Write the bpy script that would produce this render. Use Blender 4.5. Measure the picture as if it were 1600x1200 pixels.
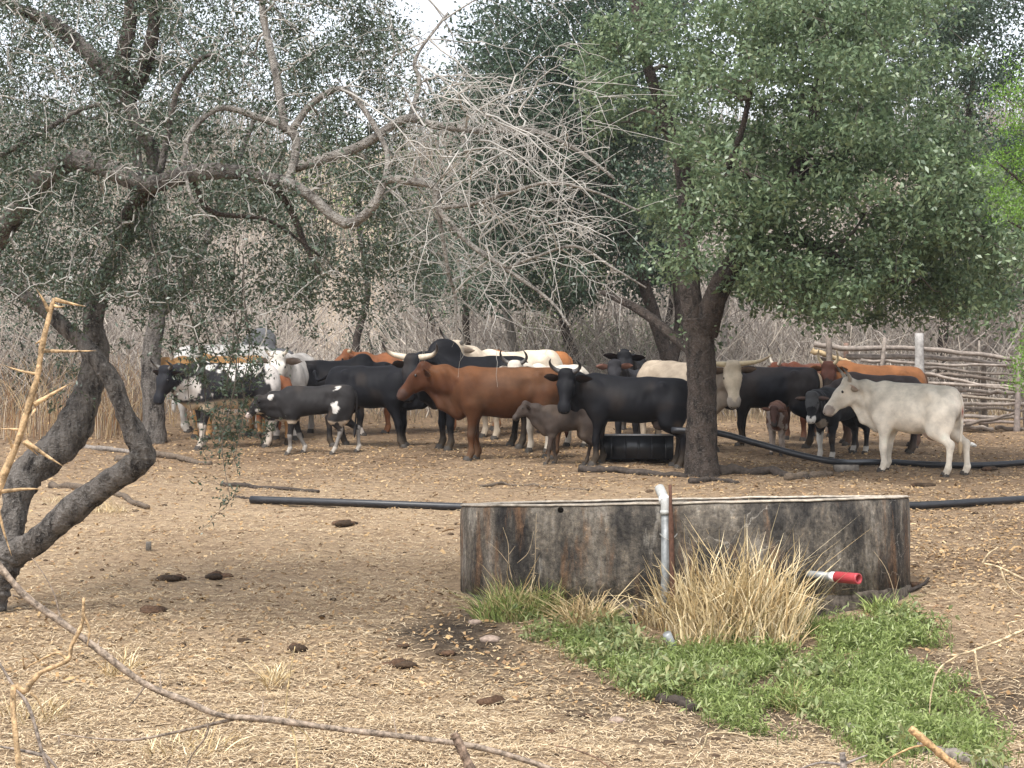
import bpy, math, random
import numpy as np
from mathutils import Vector

for _o in list(bpy.data.objects):
    bpy.data.objects.remove(_o, do_unlink=True)
scene = bpy.context.scene
COL = scene.collection
rng = np.random.default_rng(7)
random.seed(7)

# ------------------------------------------------------------------ camera
FPX = 3000.0                       # focal length in pixels of a 1600 px wide frame
EYE = np.array((0.0, 0.0, 2.6))
PITCH = math.atan(170.0 / FPX)
cam_data = bpy.data.cameras.new('camera')
cam_data.sensor_width = 36.0
cam_data.lens = 36.0 * FPX / 1600.0
cam_data.clip_start = 0.1
cam_data.clip_end = 3000.0
cam = bpy.data.objects.new('camera', cam_data)
COL.objects.link(cam)
cam.location = EYE
cam.rotation_euler = (math.pi / 2 + PITCH, 0, 0)
scene.camera = cam

# ------------------------------------------------------------------ sky and sun (bright overcast)
SUN_EL, SUN_AZ = math.radians(58), math.radians(205)   # azimuth clockwise from +Y
world = bpy.data.worlds.new('World')
scene.world = world
world.use_nodes = True
wn = world.node_tree.nodes
wl = world.node_tree.links
wn.clear()
wo = wn.new('ShaderNodeOutputWorld')
wb = wn.new('ShaderNodeBackground')
wb.inputs['Strength'].default_value = 0.105
sky = wn.new('ShaderNodeTexSky')
sky.sky_type = 'NISHITA'
sky.sun_disc = False
sky.sun_elevation = SUN_EL
sky.sun_rotation = SUN_AZ
sky.air_density = 1.0
sky.dust_density = 1.5
sky.ozone_density = 1.0
hs = wn.new('ShaderNodeHueSaturation')
hs.inputs['Saturation'].default_value = 0.28          # cloud veil: nearly colourless sky
hs.inputs['Value'].default_value = 1.0
wl.new(sky.outputs['Color'], hs.inputs['Color'])
wl.new(hs.outputs['Color'], wb.inputs['Color'])
wl.new(wb.outputs['Background'], wo.inputs['Surface'])

sun_data = bpy.data.lights.new('sun', 'SUN')
sun_data.energy = 1.5
sun_data.angle = math.radians(28)
sun_data.color = (1.0, 0.965, 0.91)
sun = bpy.data.objects.new('sun', sun_data)
COL.objects.link(sun)
sun.location = (0, 0, 40)
_sd = Vector((math.sin(SUN_AZ) * math.cos(SUN_EL), math.cos(SUN_AZ) * math.cos(SUN_EL), math.sin(SUN_EL)))
sun.rotation_euler = (-_sd).to_track_quat('-Z', 'Y').to_euler()

scene.view_settings.view_transform = 'Standard'
scene.view_settings.look = 'None'
scene.view_settings.gamma = 1.0
scene.view_settings.use_curve_mapping = False
scene.view_settings.exposure = 1.68
scene.cycles.max_bounces = 5
scene.cycles.diffuse_bounces = 2
scene.cycles.transparent_max_bounces = 5

# ------------------------------------------------------------------ helpers
def W(x, y, Y):
    """world point seen at photo pixel (x, y) at distance Y along the view."""
    u = (x - 800.0) / FPX
    v = (600.0 - y) / FPX
    d = np.array((u, math.cos(PITCH) - v * math.sin(PITCH), math.sin(PITCH) + v * math.cos(PITCH)))
    return EYE + d * (Y / d[1])

def _hash(ix, iy, s):
    n = np.sin(ix * 127.1 + iy * 311.7 + s * 74.7) * 43758.5453
    return n - np.floor(n)

def vnoise(x, y, s=0):
    x = np.asarray(x, float); y = np.asarray(y, float)
    ix = np.floor(x); iy = np.floor(y)
    fx = x - ix; fy = y - iy
    fx = fx * fx * (3 - 2 * fx); fy = fy * fy * (3 - 2 * fy)
    a = _hash(ix, iy, s); b = _hash(ix + 1, iy, s)
    c = _hash(ix, iy + 1, s); d = _hash(ix + 1, iy + 1, s)
    return (a + (b - a) * fx) * (1 - fy) + (c + (d - c) * fx) * fy

def fbm(x, y, s=0, o=4):
    t = 0.0; a = 0.5
    for i in range(o):
        t = t + a * vnoise(x, y, s + i * 13); x = x * 2.03; y = y * 2.03; a *= 0.5
    return t

def sstep(a, b, x):
    t = np.clip((x - a) / (b - a), 0, 1)
    return t * t * (3 - 2 * t)

TANK = np.array((1.42, 16.0)); TANK_R = 1.85

def gz(X, Y):
    """terrain height"""
    X = np.asarray(X, float); Y = np.asarray(Y, float)
    z = 0.115 * Y
    z = z + 0.11 * np.maximum(Y - 52, 0) * sstep(52, 90, Y)
    z = z - 0.21 * np.maximum(Y - 175, 0)
    z = z + np.where(Y > 45, (fbm(X / 30, Y / 30, 5) - 0.5) * 7.0 * sstep(45, 110, Y), 0)
    z = z + 1.1 * (1 - sstep(3.0, 8.0, Y))                     # bank the viewer stands on
    e = ((X - 2.1) / 2.3) ** 2 + ((Y - 12.2) / 1.7) ** 2
    z = z - 0.16 * np.exp(-e)                                  # wet hollow below the tank
    r = np.hypot(X - TANK[0], Y - TANK[1])
    front = sstep(0.4, -0.8, (Y - TANK[1]) / TANK_R)
    z = z + 0.05 * front * np.exp(-((r - TANK_R - 0.15) / 0.4) ** 2)
    near = 1 - sstep(36, 60, Y)
    z = z + near * ((fbm(X * 0.8, Y * 0.8, 1) - 0.47) * 0.11 + (vnoise(X * 4.1, Y * 4.1, 3) - 0.5) * 0.035)
    return z

def G(x, y):
    """ground point seen at photo pixel (x, y)"""
    Ys = np.geomspace(8.2, 80, 700)
    u = (x - 800.0) / FPX; v = (600.0 - y) / FPX
    dy = math.cos(PITCH) - v * math.sin(PITCH); dz = math.sin(PITCH) + v * math.cos(PITCH)
    xs = u / dy * Ys; zs = EYE[2] + dz / dy * Ys
    below = np.nonzero(zs < gz(xs, Ys))[0]
    i = below[0] if len(below) else len(Ys) - 1
    return np.array((xs[i], Ys[i], float(gz(xs[i], Ys[i]))))

def mesh_np(name, V, F, mat=None, parent=None, col=None, smooth=False, mats=None, fmat=None):
    """mesh object from numpy vertices and a list of face arrays (tris and/or quads)"""
    me = bpy.data.meshes.new(name)
    V = np.ascontiguousarray(V, dtype=np.float32)
    if isinstance(F, np.ndarray):
        F = [F]
    F = [np.asarray(f, dtype=np.int32) for f in F if len(f)]
    me.vertices.add(len(V)); me.vertices.foreach_set('co', V.ravel())
    loops = np.concatenate([f.ravel() for f in F])
    tot = np.concatenate([np.full(len(f), f.shape[1], np.int32) for f in F])
    start = np.concatenate(([0], np.cumsum(tot)[:-1])).astype(np.int32)
    me.loops.add(len(loops)); me.loops.foreach_set('vertex_index', loops)
    me.polygons.add(len(tot)); me.polygons.foreach_set('loop_start', start)
    try:
        me.polygons.foreach_set('loop_total', tot)
    except Exception:
        pass
    if smooth:
        me.polygons.foreach_set('use_smooth', np.ones(len(tot), dtype=bool))
    if col is not None:
        a = me.attributes.new('col', 'FLOAT_COLOR', 'POINT')
        c = np.ones((len(V), 4), np.float32); c[:, :3] = col
        a.data.foreach_set('color', c.ravel())
    if mat is not None:
        me.materials.append(mat)
    me.update(calc_edges=True)
    me.validate()
    ob = bpy.data.objects.new(name, me)
    COL.objects.link(ob)
    if parent is not None:
        ob.parent = parent
    return ob

def tag(o, label=None, cat=None, group=None, kind=None):
    if label: o['label'] = label
    if cat: o['category'] = cat
    if group: o['group'] = group
    if kind: o['kind'] = kind
    return o

def empty(name, loc, rz=0.0, scale=1.0):
    o = bpy.data.objects.new(name, None)
    COL.objects.link(o)
    o.location = [float(c) for c in loc]; o.rotation_euler = (0, 0, rz); o.scale = (scale,) * 3
    o.empty_display_size = 0.2
    return o

class MB:
    """collects geometry for ONE mesh object"""
    def __init__(s):
        s.V = []; s.T = []; s.Q = []; s.C = []; s.n = 0
    def add(s, V, F, col=None):
        V = np.asarray(V, float); F = np.asarray(F, int)
        if not len(F): return
        (s.Q if F.shape[1] == 4 else s.T).append(F + s.n)
        s.V.append(V); s.n += len(V)
        s.C.append(np.broadcast_to(np.asarray(col if col is not None else (1, 1, 1), float), (len(V), 3)))
    def tube(s, P, R, sides=8, col=None, cap=True):
        V, Q, T = tube(P, R, sides, cap)
        n0 = s.n
        s.V.append(V); s.n += len(V); s.Q.append(Q + n0)
        if len(T): s.T.append(T + n0)
        s.C.append(np.broadcast_to(np.asarray(col if col is not None else (1, 1, 1), float), (len(V), 3)))
    def build(s, name, mat, parent=None, smooth=False, origin=None):
        V = np.concatenate(s.V)
        if origin is not None: V = V - np.asarray(origin)
        F = []
        if s.Q: F.append(np.concatenate(s.Q))
        if s.T: F.append(np.concatenate(s.T))
        return mesh_np(name, V, F, mat, parent, np.concatenate(s.C), smooth)

def tube(P, R, sides=8, cap=True):
    P = np.asarray(P, float); N = len(P)
    R = np.broadcast_to(np.asarray(R, float), (N,))
    T = np.gradient(P, axis=0); T /= np.linalg.norm(T, axis=1, keepdims=True) + 1e-9
    ref = np.array((0, 0, 1.0)) if abs(T[0, 2]) < 0.9 else np.array((1.0, 0, 0))
    u = np.cross(ref, T[0]); u /= np.linalg.norm(u)
    V = np.zeros((N, sides, 3)); a = np.arange(sides) * 2 * math.pi / sides
    for i in range(N):
        u = u - T[i] * u.dot(T[i]); u /= np.linalg.norm(u) + 1e-9
        w = np.cross(T[i], u)
        V[i] = P[i] + R[i] * (np.cos(a)[:, None] * u + np.sin(a)[:, None] * w)
    i = np.arange(N - 1)[:, None] * sides; j = np.arange(sides)[None]; k = (j + 1) % sides
    Q = np.stack([i + j, i + k, i + sides + k, i + sides + j], -1).reshape(-1, 4)
    V = V.reshape(-1, 3); Tt = np.zeros((0, 3), int)
    if cap:
        c0 = len(V); V = np.vstack([V, P[0], P[-1]])
        jj = np.arange(sides); kk = (jj + 1) % sides
        Tt = np.vstack([np.stack([np.full(sides, c0), kk, jj], 1),
                        np.stack([np.full(sides, c0 + 1), (N - 1) * sides + jj, (N - 1) * sides + kk], 1)])
    return V, Q, Tt

def tubes_batch(P, R, sides=3):
    """M polylines of N points at once: P (M,N,3), R (M,N)"""
    M, N, _ = P.shape
    T = np.gradient(P, axis=1); T /= np.linalg.norm(T, axis=2, keepdims=True) + 1e-9
    ref = np.where(np.abs(T[..., 2:3]) < 0.8, np.array((0, 0, 1.0)), np.array((1.0, 0, 0)))
    u = np.cross(ref, T); u /= np.linalg.norm(u, axis=2, keepdims=True) + 1e-9
    w = np.cross(T, u)
    a = np.arange(sides) * 2 * math.pi / sides
    V = P[:, :, None] + R[:, :, None, None] * (np.cos(a)[None, None, :, None] * u[:, :, None] + np.sin(a)[None, None, :, None] * w[:, :, None])
    m = np.arange(M)[:, None, None] * N * sides; i = np.arange(N - 1)[None, :, None] * sides
    j = np.arange(sides)[None, None]; k = (j + 1) % sides
    Q = np.stack([m + i + j, m + i + k, m + i + sides + k, m + i + sides + j], -1).reshape(-1, 4)
    return V.reshape(-1, 3), Q

def crom(P, n):
    """Catmull-Rom resample to n points"""
    P = np.asarray(P, float)
    if len(P) == 2:
        t = np.linspace(0, 1, n)[:, None]; return P[0] * (1 - t) + P[1] * t
    Q = np.vstack([2 * P[0] - P[1], P, 2 * P[-1] - P[-2]])
    out = []
    for t in np.linspace(0, len(P) - 1 - 1e-9, n):
        i = int(t); f = t - i
        a, b, c, d = Q[i:i + 4]
        out.append(0.5 * (2 * b + (c - a) * f + (2 * a - 5 * b + 4 * c - d) * f * f + (3 * b - a - 3 * c + d) * f ** 3))
    return np.array(out)

def box(c, s, rz=0.0):
    V = np.array([(x, y, z) for x in (-.5, .5) for y in (-.5, .5) for z in (-.5, .5)]) * np.asarray(s)
    R = np.array(((math.cos(rz), -math.sin(rz), 0), (math.sin(rz), math.cos(rz), 0), (0, 0, 1)))
    F = np.array([(0, 1, 3, 2), (4, 6, 7, 5), (0, 4, 5, 1), (2, 3, 7, 6), (0, 2, 6, 4), (1, 5, 7, 3)])
    return V @ R.T + np.asarray(c), F

# ------------------------------------------------------------------ materials
def mat_new(name):
    m = bpy.data.materials.new(name); m.use_nodes = True
    return m, m.node_tree.nodes, m.node_tree.links, m.node_tree.nodes['Principled BSDF']

def nnoise(n, l, scale, detail=4, rough=0.55, coord=None, vec=None):
    t = n.new('ShaderNodeTexNoise'); t.inputs['Scale'].default_value = scale
    t.inputs['Detail'].default_value = detail; t.inputs['Roughness'].default_value = rough
    if vec is not None: l.new(vec, t.inputs['Vector'])
    return t

def nramp(n, l, src, stops):
    r = n.new('ShaderNodeValToRGB'); e = r.color_ramp.elements
    while len(e) < len(stops): e.new(0.5)
    for k, (p, c) in enumerate(stops):
        e[k].position = p; e[k].color = (*c, 1) if len(c) == 3 else c
    l.new(src, r.inputs['Fac']); return r

def nmix(n, l, fac, a, b, mode='MIX'):
    m = n.new('ShaderNodeMix'); m.data_type = 'RGBA'; m.blend_type = mode
    if isinstance(fac, (int, float)): m.inputs[0].default_value = fac
    else: l.new(fac, m.inputs[0])
    for i, s in ((6, a), (7, b)):
        if isinstance(s, tuple): m.inputs[i].default_value = (*s, 1)
        else: l.new(s, m.inputs[i])
    return m.outputs[2]

def nbump(n, l, bsdf, h, strength=0.5, dist=0.01):
    b = n.new('ShaderNodeBump'); b.inputs['Strength'].default_value = strength; b.inputs['Distance'].default_value = dist
    l.new(h, b.inputs['Height']); l.new(b.outputs['Normal'], bsdf.inputs['Normal'])

def objco(n):
    return n.new('ShaderNodeTexCoord').outputs['Object']

def mat_attr(name, rough=0.7, spec=0.3, nscale=30.0, namount=0.25, bump=0.0, bdist=0.004, sheen=0.0):
    """colour from the mesh's own 'col' attribute, varied by noise"""
    m, n, l, b = mat_new(name)
    a = n.new('ShaderNodeAttribute'); a.attribute_name = 'col'
    t = nnoise(n, l, nscale, 5, 0.6, vec=objco(n))
    r = nramp(n, l, t.outputs['Fac'], [(0.3, (1 - namount,) * 3), (0.7, (1 + namount * 0.6,) * 3)])
    c = nmix(n, l, 1.0, a.outputs['Color'], r.outputs['Color'], 'MULTIPLY')
    l.new(c, b.inputs['Base Color'])
    b.inputs['Roughness'].default_value = rough
    b.inputs['Specular IOR Level'].default_value = spec
    if sheen: b.inputs['Sheen Weight'].default_value = sheen
    if bump: nbump(n, l, b, t.outputs['Fac'], bump, bdist)
    return m

def mat_leaf(name, cols, rough=0.45, spec=0.5, trans=0.25):
    """leaves: one shade per leaf, a little light coming through"""
    m, n, l, b = mat_new(name)
    g = n.new('ShaderNodeNewGeometry')
    r = nramp(n, l, g.outputs['Random Per Island'], [(i / (len(cols) - 1), c) for i, c in enumerate(cols)])
    l.new(r.outputs['Color'], b.inputs['Base Color'])
    b.inputs['Roughness'].default_value = rough; b.inputs['Specular IOR Level'].default_value = spec
    tr = n.new('ShaderNodeBsdfTranslucent'); l.new(r.outputs['Color'], tr.inputs['Color'])
    mx = n.new('ShaderNodeMixShader'); mx.inputs[0].default_value = trans
    l.new(b.outputs[0], mx.inputs[1]); l.new(tr.outputs[0], mx.inputs[2])
    l.new(mx.outputs[0], n['Material Output'].inputs['Surface'])
    return m

def mat_bark(name, dark, light, lich, scale=9.0, zs=0.35):
    m, n, l, b = mat_new(name)
    mp = n.new('ShaderNodeMapping'); mp.inputs['Scale'].default_value = (1, 1, zs)
    l.new(objco(n), mp.inputs['Vector'])
    t = nnoise(n, l, scale, 6, 0.65, vec=mp.outputs['Vector'])
    t2 = nnoise(n, l, scale * 3.2, 4, 0.6, vec=objco(n))
    c1 = nramp(n, l, t.outputs['Fac'], [(0.34, dark), (0.57, light)])
    k = nramp(n, l, t2.outputs['Fac'], [(0.52, (0, 0, 0)), (0.74, (0.75, 0.75, 0.75))])
    c = nmix(n, l, k.outputs['Color'], c1.outputs['Color'], lich)
    l.new(c, b.inputs['Base Color']); b.inputs['Roughness'].default_value = 0.9
    b.inputs['Specular IOR Level'].default_value = 0.2
    ad = n.new('ShaderNodeMath'); ad.operation = 'ADD'
    l.new(t.outputs['Fac'], ad.inputs[0]); l.new(t2.outputs['Fac'], ad.inputs[1])
    nbump(n, l, b, ad.outputs[0], 1.0, 0.06)
    return m

def mat_plain(name, colr, rough=0.6, spec=0.4, metal=0.0, var=0.15, scale=20.0, bump=0.0):
    m, n, l, b = mat_new(name)
    t = nnoise(n, l, scale, 5, 0.6, vec=objco(n))
    r = nramp(n, l, t.outputs['Fac'], [(0.3, tuple(c * (1 - var) for c in colr)), (0.7, tuple(min(1, c * (1 + var)) for c in colr))])
    l.new(r.outputs['Color'], b.inputs['Base Color'])
    b.inputs['Roughness'].default_value = rough; b.inputs['Specular IOR Level'].default_value = spec
    b.inputs['Metallic'].default_value = metal
    if bump: nbump(n, l, b, t.outputs['Fac'], bump, 0.005)
    return m
# ------------------------------------------------------------------ ground
def mud_mask(X, Y):
    """wet dark soil: the hollow below the tank and the trodden patch at its left foot"""
    e = ((X - 2.0) / 2.2) ** 2 + ((Y - 12.3) / 1.9) ** 2
    a = np.exp(-e ** 1.6) * 1.1
    e2 = ((X + 0.42) / 0.55) ** 2 + ((Y - 13.9) / 0.85) ** 2
    b = np.exp(-e2 ** 1.3) * 1.35
    return np.clip((a + b) + (fbm(X * 2.2, Y * 2.2, 21) - 0.5) * 0.9 - 0.25, 0, 1) * np.clip((a + b) * 3, 0, 1)

def tread_mask(X, Y):
    """darker dung-rich earth where the herd stands"""
    return np.clip(np.maximum(sstep(19.0, 25.5, Y + X * 0.22 - 0.6), 0.85 * sstep(17.0, 20.5, Y + 1.0 * np.maximum(X - 0.5, 0)) * sstep(1.5, 3.2, X)) * (0.55 + 0.9 * (fbm(X * 0.7, Y * 0.7, 31) - 0.3)), 0, 1)

ys = np.concatenate([np.linspace(-40, 6, 24), np.arange(6.3, 37, 0.11), np.geomspace(37.3, 500, 110)])
xs = np.concatenate([-np.geomspace(300, 10.5, 45), np.arange(-10, 10.01, 0.11), np.geomspace(10.5, 300, 45)])
GX, GY = np.meshgrid(xs, ys)
GV = np.stack([GX, GY, gz(GX, GY)], -1).reshape(-1, 3)
nx_, ny_ = len(xs), len(ys)
ii = np.arange(ny_ - 1)[:, None] * nx_ + np.arange(nx_ - 1)[None]
GF = np.stack([ii, ii + 1, ii + 1 + nx_, ii + nx_], -1).reshape(-1, 4)
gcol = np.stack([mud_mask(GV[:, 0], GV[:, 1]), tread_mask(GV[:, 0], GV[:, 1]), sstep(34, 44, GV[:, 1])], 1)

m, n, l, b = mat_new('dry_earth')
at = n.new('ShaderNodeAttribute'); at.attribute_name = 'col'
sp_ = n.new('ShaderNodeSeparateColor'); l.new(at.outputs['Color'], sp_.inputs[0])
co = objco(n)
t1 = nnoise(n, l, 0.7, 6, 0.6, vec=co); t2 = nnoise(n, l, 9.0, 6, 0.7, vec=co); t3 = nnoise(n, l, 55.0, 5, 0.7, vec=co)
sand = nramp(n, l, t1.outputs['Fac'], [(0.3, (0.37, 0.265, 0.17)), (0.7, (0.48, 0.36, 0.24))]).outputs['Color']
g2 = nramp(n, l, t2.outputs['Fac'], [(0.30, (0.42, 0.38, 0.36)), (0.47, (0.95, 0.94, 0.93)), (0.75, (1.15, 1.12, 1.05))]).outputs['Color']
g3 = nramp(n, l, t3.outputs['Fac'], [(0.30, (0.45, 0.42, 0.4)), (0.5, (1, 1, 1)), (0.72, (1.3, 1.25, 1.15))]).outputs['Color']
brown = nramp(n, l, t2.outputs['Fac'], [(0.3, (0.10, 0.066, 0.042)), (0.7, (0.26, 0.175, 0.11))]).outputs['Color']
c = nmix(n, l, sp_.outputs[1], sand, brown)
c = nmix(n, l, 1.0, c, g2, 'MULTIPLY'); c = nmix(n, l, 0.8, c, g3, 'MULTIPLY')
far = nramp(n, l, t2.outputs['Fac'], [(0.3, (0.30, 0.235, 0.17)), (0.7, (0.46, 0.365, 0.27))]).outputs['Color']
c = nmix(n, l, sp_.outputs[2], c, far)
mud = nramp(n, l, t2.outputs['Fac'], [(0.35, (0.030, 0.023, 0.018)), (0.7, (0.12, 0.088, 0.06))]).outputs['Color']
c = nmix(n, l, sp_.outputs[0], c, mud)
l.new(c, b.inputs['Base Color'])
b.inputs['Roughness'].default_value = 0.95; b.inputs['Specular IOR Level'].default_value = 0.15
ad = n.new('ShaderNodeMath'); ad.operation = 'ADD'; l.new(t2.outputs['Fac'], ad.inputs[0]); l.new(t3.outputs['Fac'], ad.inputs[1])
vh = n.new('ShaderNodeTexVoronoi'); vh.feature = 'SMOOTH_F1'; vh.inputs['Scale'].default_value = 6.5; l.new(co, vh.inputs['Vector'])
pit = nramp(n, l, vh.outputs['Distance'], [(0.10, (0, 0, 0)), (0.38, (1, 1, 1))])
gt_ = nramp(n, l, t1.outputs['Fac'], [(0.42, (0, 0, 0)), (0.6, (1.6, 1.6, 1.6))])
pm = n.new('ShaderNodeMath'); pm.operation = 'MULTIPLY'; l.new(pit.outputs['Color'], pm.inputs[0]); l.new(gt_.outputs['Color'], pm.inputs[1])
ad2 = n.new('ShaderNodeMath'); ad2.operation = 'ADD'; l.new(ad.outputs[0], ad2.inputs[0]); l.new(pm.outputs[0], ad2.inputs[1])
nbump(n, l, b, ad2.outputs[0], 1.0, 0.035)
ground = mesh_np('ground', GV, GF, m, None, gcol, True)
tag(ground, 'dry sandy ground strewn with straw and dung', kind='structure')

# ------------------------------------------------------------------ litter (nobody could count it)
def scatter(nn, y0, y1, pw=1.0):
    """points on the ground inside the view, denser near the viewer"""
    t = rng.random(nn)
    Y = (y0 ** -pw + t * (y1 ** -pw - y0 ** -pw)) ** (-1 / pw)
    X = (rng.random(nn) * 2 - 1) * (0.29 * Y + 0.6)
    return X, Y

def litter(name, nn, y0, y1, L, Wd, mat, tilt, keep=None, lift=0.006):
    X, Y = scatter(nn, y0, y1)
    r = np.hypot(X - TANK[0], Y - TANK[1]) > TANK_R + 0.1
    k = r if keep is None else r & (rng.random(nn) < keep(X, Y))
    X, Y = X[k], Y[k]; nn = len(X)
    a = rng.random(nn) * 2 * math.pi
    Ls = L * np.exp(rng.normal(0, 0.4, nn)); Ws = Wd * (0.7 + 0.6 * rng.random(nn))
    P = np.stack([X, Y, gz(X, Y) + lift + rng.random(nn) * lift * 2], 1)
    d = np.stack([np.cos(a), np.sin(a), rng.normal(0, tilt, nn) + 0.115 * np.sin(a)], 1)
    s = np.stack([-np.sin(a), np.cos(a), rng.normal(0, tilt * 1.5, nn) + 0.115 * np.cos(a)], 1)
    d *= Ls[:, None] / 2; s *= Ws[:, None] / 2
    bend = np.stack([s[:, 0] * 0, s[:, 0] * 0, Ls * 0.06], 1)
    V = np.stack([P - d - s, P - d + s, P + bend - s, P + bend + s, P + d - s, P + d + s], 1).reshape(-1, 3)
    k = np.arange(nn)[:, None] * 6
    F = np.concatenate([k + np.array((0, 1, 3, 2)), k + np.array((2, 3, 5, 4))])
    return mesh_np(name, V, F, mat)

def pale_keep(X, Y):
    return np.clip(1.05 - 0.75 * tread_mask(X, Y) - 0.9 * mud_mask(X, Y), 0.08, 1) * np.clip(0.42 + 2.0 * (fbm(X * 1.1, Y * 1.1, 41) - 0.30) + 0.35 * sstep(16, 11, Y), 0.1, 1)

MAT_STRAW = mat_leaf('straw', [(0.17, 0.11, 0.06), (0.42, 0.30, 0.175), (0.57, 0.44, 0.275), (0.64, 0.52, 0.36), (0.30, 0.21, 0.12)], rough=0.7, spec=0.2, trans=0.1)
MAT_CHIP = mat_leaf('dead_leaf', [(0.09, 0.055, 0.03), (0.33, 0.20, 0.09), (0.50, 0.34, 0.17), (0.22, 0.13, 0.07), (0.58, 0.42, 0.24)], rough=0.7, spec=0.2, trans=0.1)
tag(litter('straw_litter', 190000, 9.2, 30, 0.042, 0.0050, MAT_STRAW, 0.12, pale_keep), 'pale dry straw scattered over the bare ground', 'straw', kind='stuff')
tag(litter('leaf_litter', 75000, 12, 34, 0.030, 0.017, MAT_CHIP, 0.25, lambda X, Y: 0.15 + 0.85 * tread_mask(X, Y)), 'small dead brown leaves lying among the herd', 'dead leaves', kind='stuff')

def lump(c, r, sd, flat=0.5, nu=10, nv=6):
    """an uneven clod"""
    q = np.random.default_rng(sd)
    la = np.linspace(0, math.pi, nv + 1); lo = np.arange(nu) * 2 * math.pi / nu
    LA, LO = np.meshgrid(la, lo, indexing='ij')
    D = np.stack([np.sin(LA) * np.cos(LO), np.sin(LA) * np.sin(LO), np.cos(LA)], -1)
    k = 0.75 + 0.5 * fbm(D[..., 0] * 2.3 + sd * 1.9, D[..., 1] * 2.3 + D[..., 2] * 2.1, sd % 50, 3) + q.random(LA.shape) * 0.12
    V = (D * k[..., None] * np.asarray(r) * np.array((1, 1, flat))).reshape(-1, 3) + np.asarray(c)
    i = np.arange(nv)[:, None] * nu; j = np.arange(nu)[None]
    F = np.stack([i + j, i + nu + j, i + nu + (j + 1) % nu, i + (j + 1) % nu], -1).reshape(-1, 4)
    return V, F

MAT_DUNG = mat_attr('dung', rough=0.9, spec=0.15, nscale=45, namount=0.5, bump=0.8, bdist=0.02)
mb = MB()
X, Y = scatter(2300, 9.5, 33)
for i in range(len(X)):
    if np.hypot(X[i] - TANK[0], Y[i] - TANK[1]) < TANK_R + .1 or rng.random() > 0.35 + 0.65 * tread_mask(X[i], Y[i]): continue
    r = 0.015 * math.exp(rng.normal(0, 0.5))
    mb.add(*lump((X[i], Y[i], gz(X[i], Y[i])), r, i, 0.6, 6, 4), col=np.array((0.075, 0.05, 0.032)) * (0.6 + rng.random()))
tag(mb.build('dung_crumbs', MAT_DUNG, None, True), 'small dark crumbs of dung and earth on the ground', 'dung', kind='stuff')

DUNG = [  # photo pixel, half width in px, label
    (236, 957, 30, 'flat dark dung pat left of centre, nearest the forked trunk'),
    (338, 903, 22, 'brown dung pat with a raised lump, farthest on the left straw'),
    (268, 906, 26, 'thin grey-brown dung smear beside the brown lumpy pat'),
    (470, 1016, 24, 'black dung pat with a small dark lump, above the long fallen branch'),
    (622, 1041, 26, 'elongated dung pat lying nearest the wet dark patch'),
    (696, 1026, 17, 'small round dung clod just below the wet dark patch'),
    (628, 1013, 12, 'little dung clod just above the elongated pat'),
    (765, 1097, 27, 'crumbly flat dung pat in the middle of the straw'),
    (852, 1144, 15, 'dark knobbly dung clod near the bottom edge'),
    (917, 1122, 16, 'reddish brown dung clod in front of the dark log'),
    (538, 820, 26, 'dark dung heap on the slope below the black pipe'),
    (385, 1128, 14, 'dark clod touching the fork of the long fallen branch'),
    (1545, 735, 20, 'dark dung heap behind the right-hand pipe'),
    (1440, 760, 18, 'dark dung heap between the two right-hand pipes'),
    (1425, 915, 18, 'dark clod at the right foot of the concrete tank'),
]
for i, (x, y, w, lab) in enumerate(DUNG):
    g = G(x, y); s_ = g[1] / FPX
    mb = MB()
    for k in range(7):
        a = rng.random() * 6.28; q = rng.random() * 0.7
        mb.add(*lump((g[0] + math.cos(a) * q * w * s_, g[1] + math.sin(a) * q * w * s_ * 1.2, g[2] + 0.004), w * s_ * (0.3 + 0.35 * rng.random()), i * 31 + k, 0.42 if k else .6, 10, 6),
               col=np.array((0.06, 0.04, 0.026) if k % 3 else (0.11, 0.065, 0.04)) * (0.6 + 0.6 * rng.random()))
    tag(mb.build('dung_pat', MAT_DUNG, None, True, g), lab, 'dung', 'dung pats on the ground').location = g
# ------------------------------------------------------------------ concrete tank
def ring(mb, R0, R1, zb, zt, seg=96, tilt=(0, 0), jit=0.0, col=None):
    a = np.arange(seg) * 2 * math.pi / seg
    rows = []
    for R, z in ((R0, zb), (R0, (zb * .65 + zt * .35)), (R0, (zb * .3 + zt * .7)), (R0 - .004, zt - .012), (R0 - .018, zt), (R1 + .01, zt), (R1, zt - .01), (R1, zb)):
        rr = R + (fbm(np.cos(a) * 5 + z * 3 + 9, np.sin(a) * 5 + z * 5 + 9, 77) - .5) * jit
        x = np.cos(a) * rr; y = np.sin(a) * rr
        rows.append(np.stack([x, y, z + tilt[0] * x + tilt[1] * y + (fbm(np.cos(a) * 9 + 5, np.sin(a) * 9 + 5, 3) - .5) * jit * .6], 1))
    V = np.vstack(rows); nr = len(rows)
    i = np.arange(nr)[:, None] * seg; i2 = ((np.arange(nr) + 1) % nr)[:, None] * seg; j = np.arange(seg)[None]; k = (j + 1) % seg
    mb.add(V, np.stack([i + j, i + k, i2 + k, i2 + j], -1).reshape(-1, 4), col)

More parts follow.
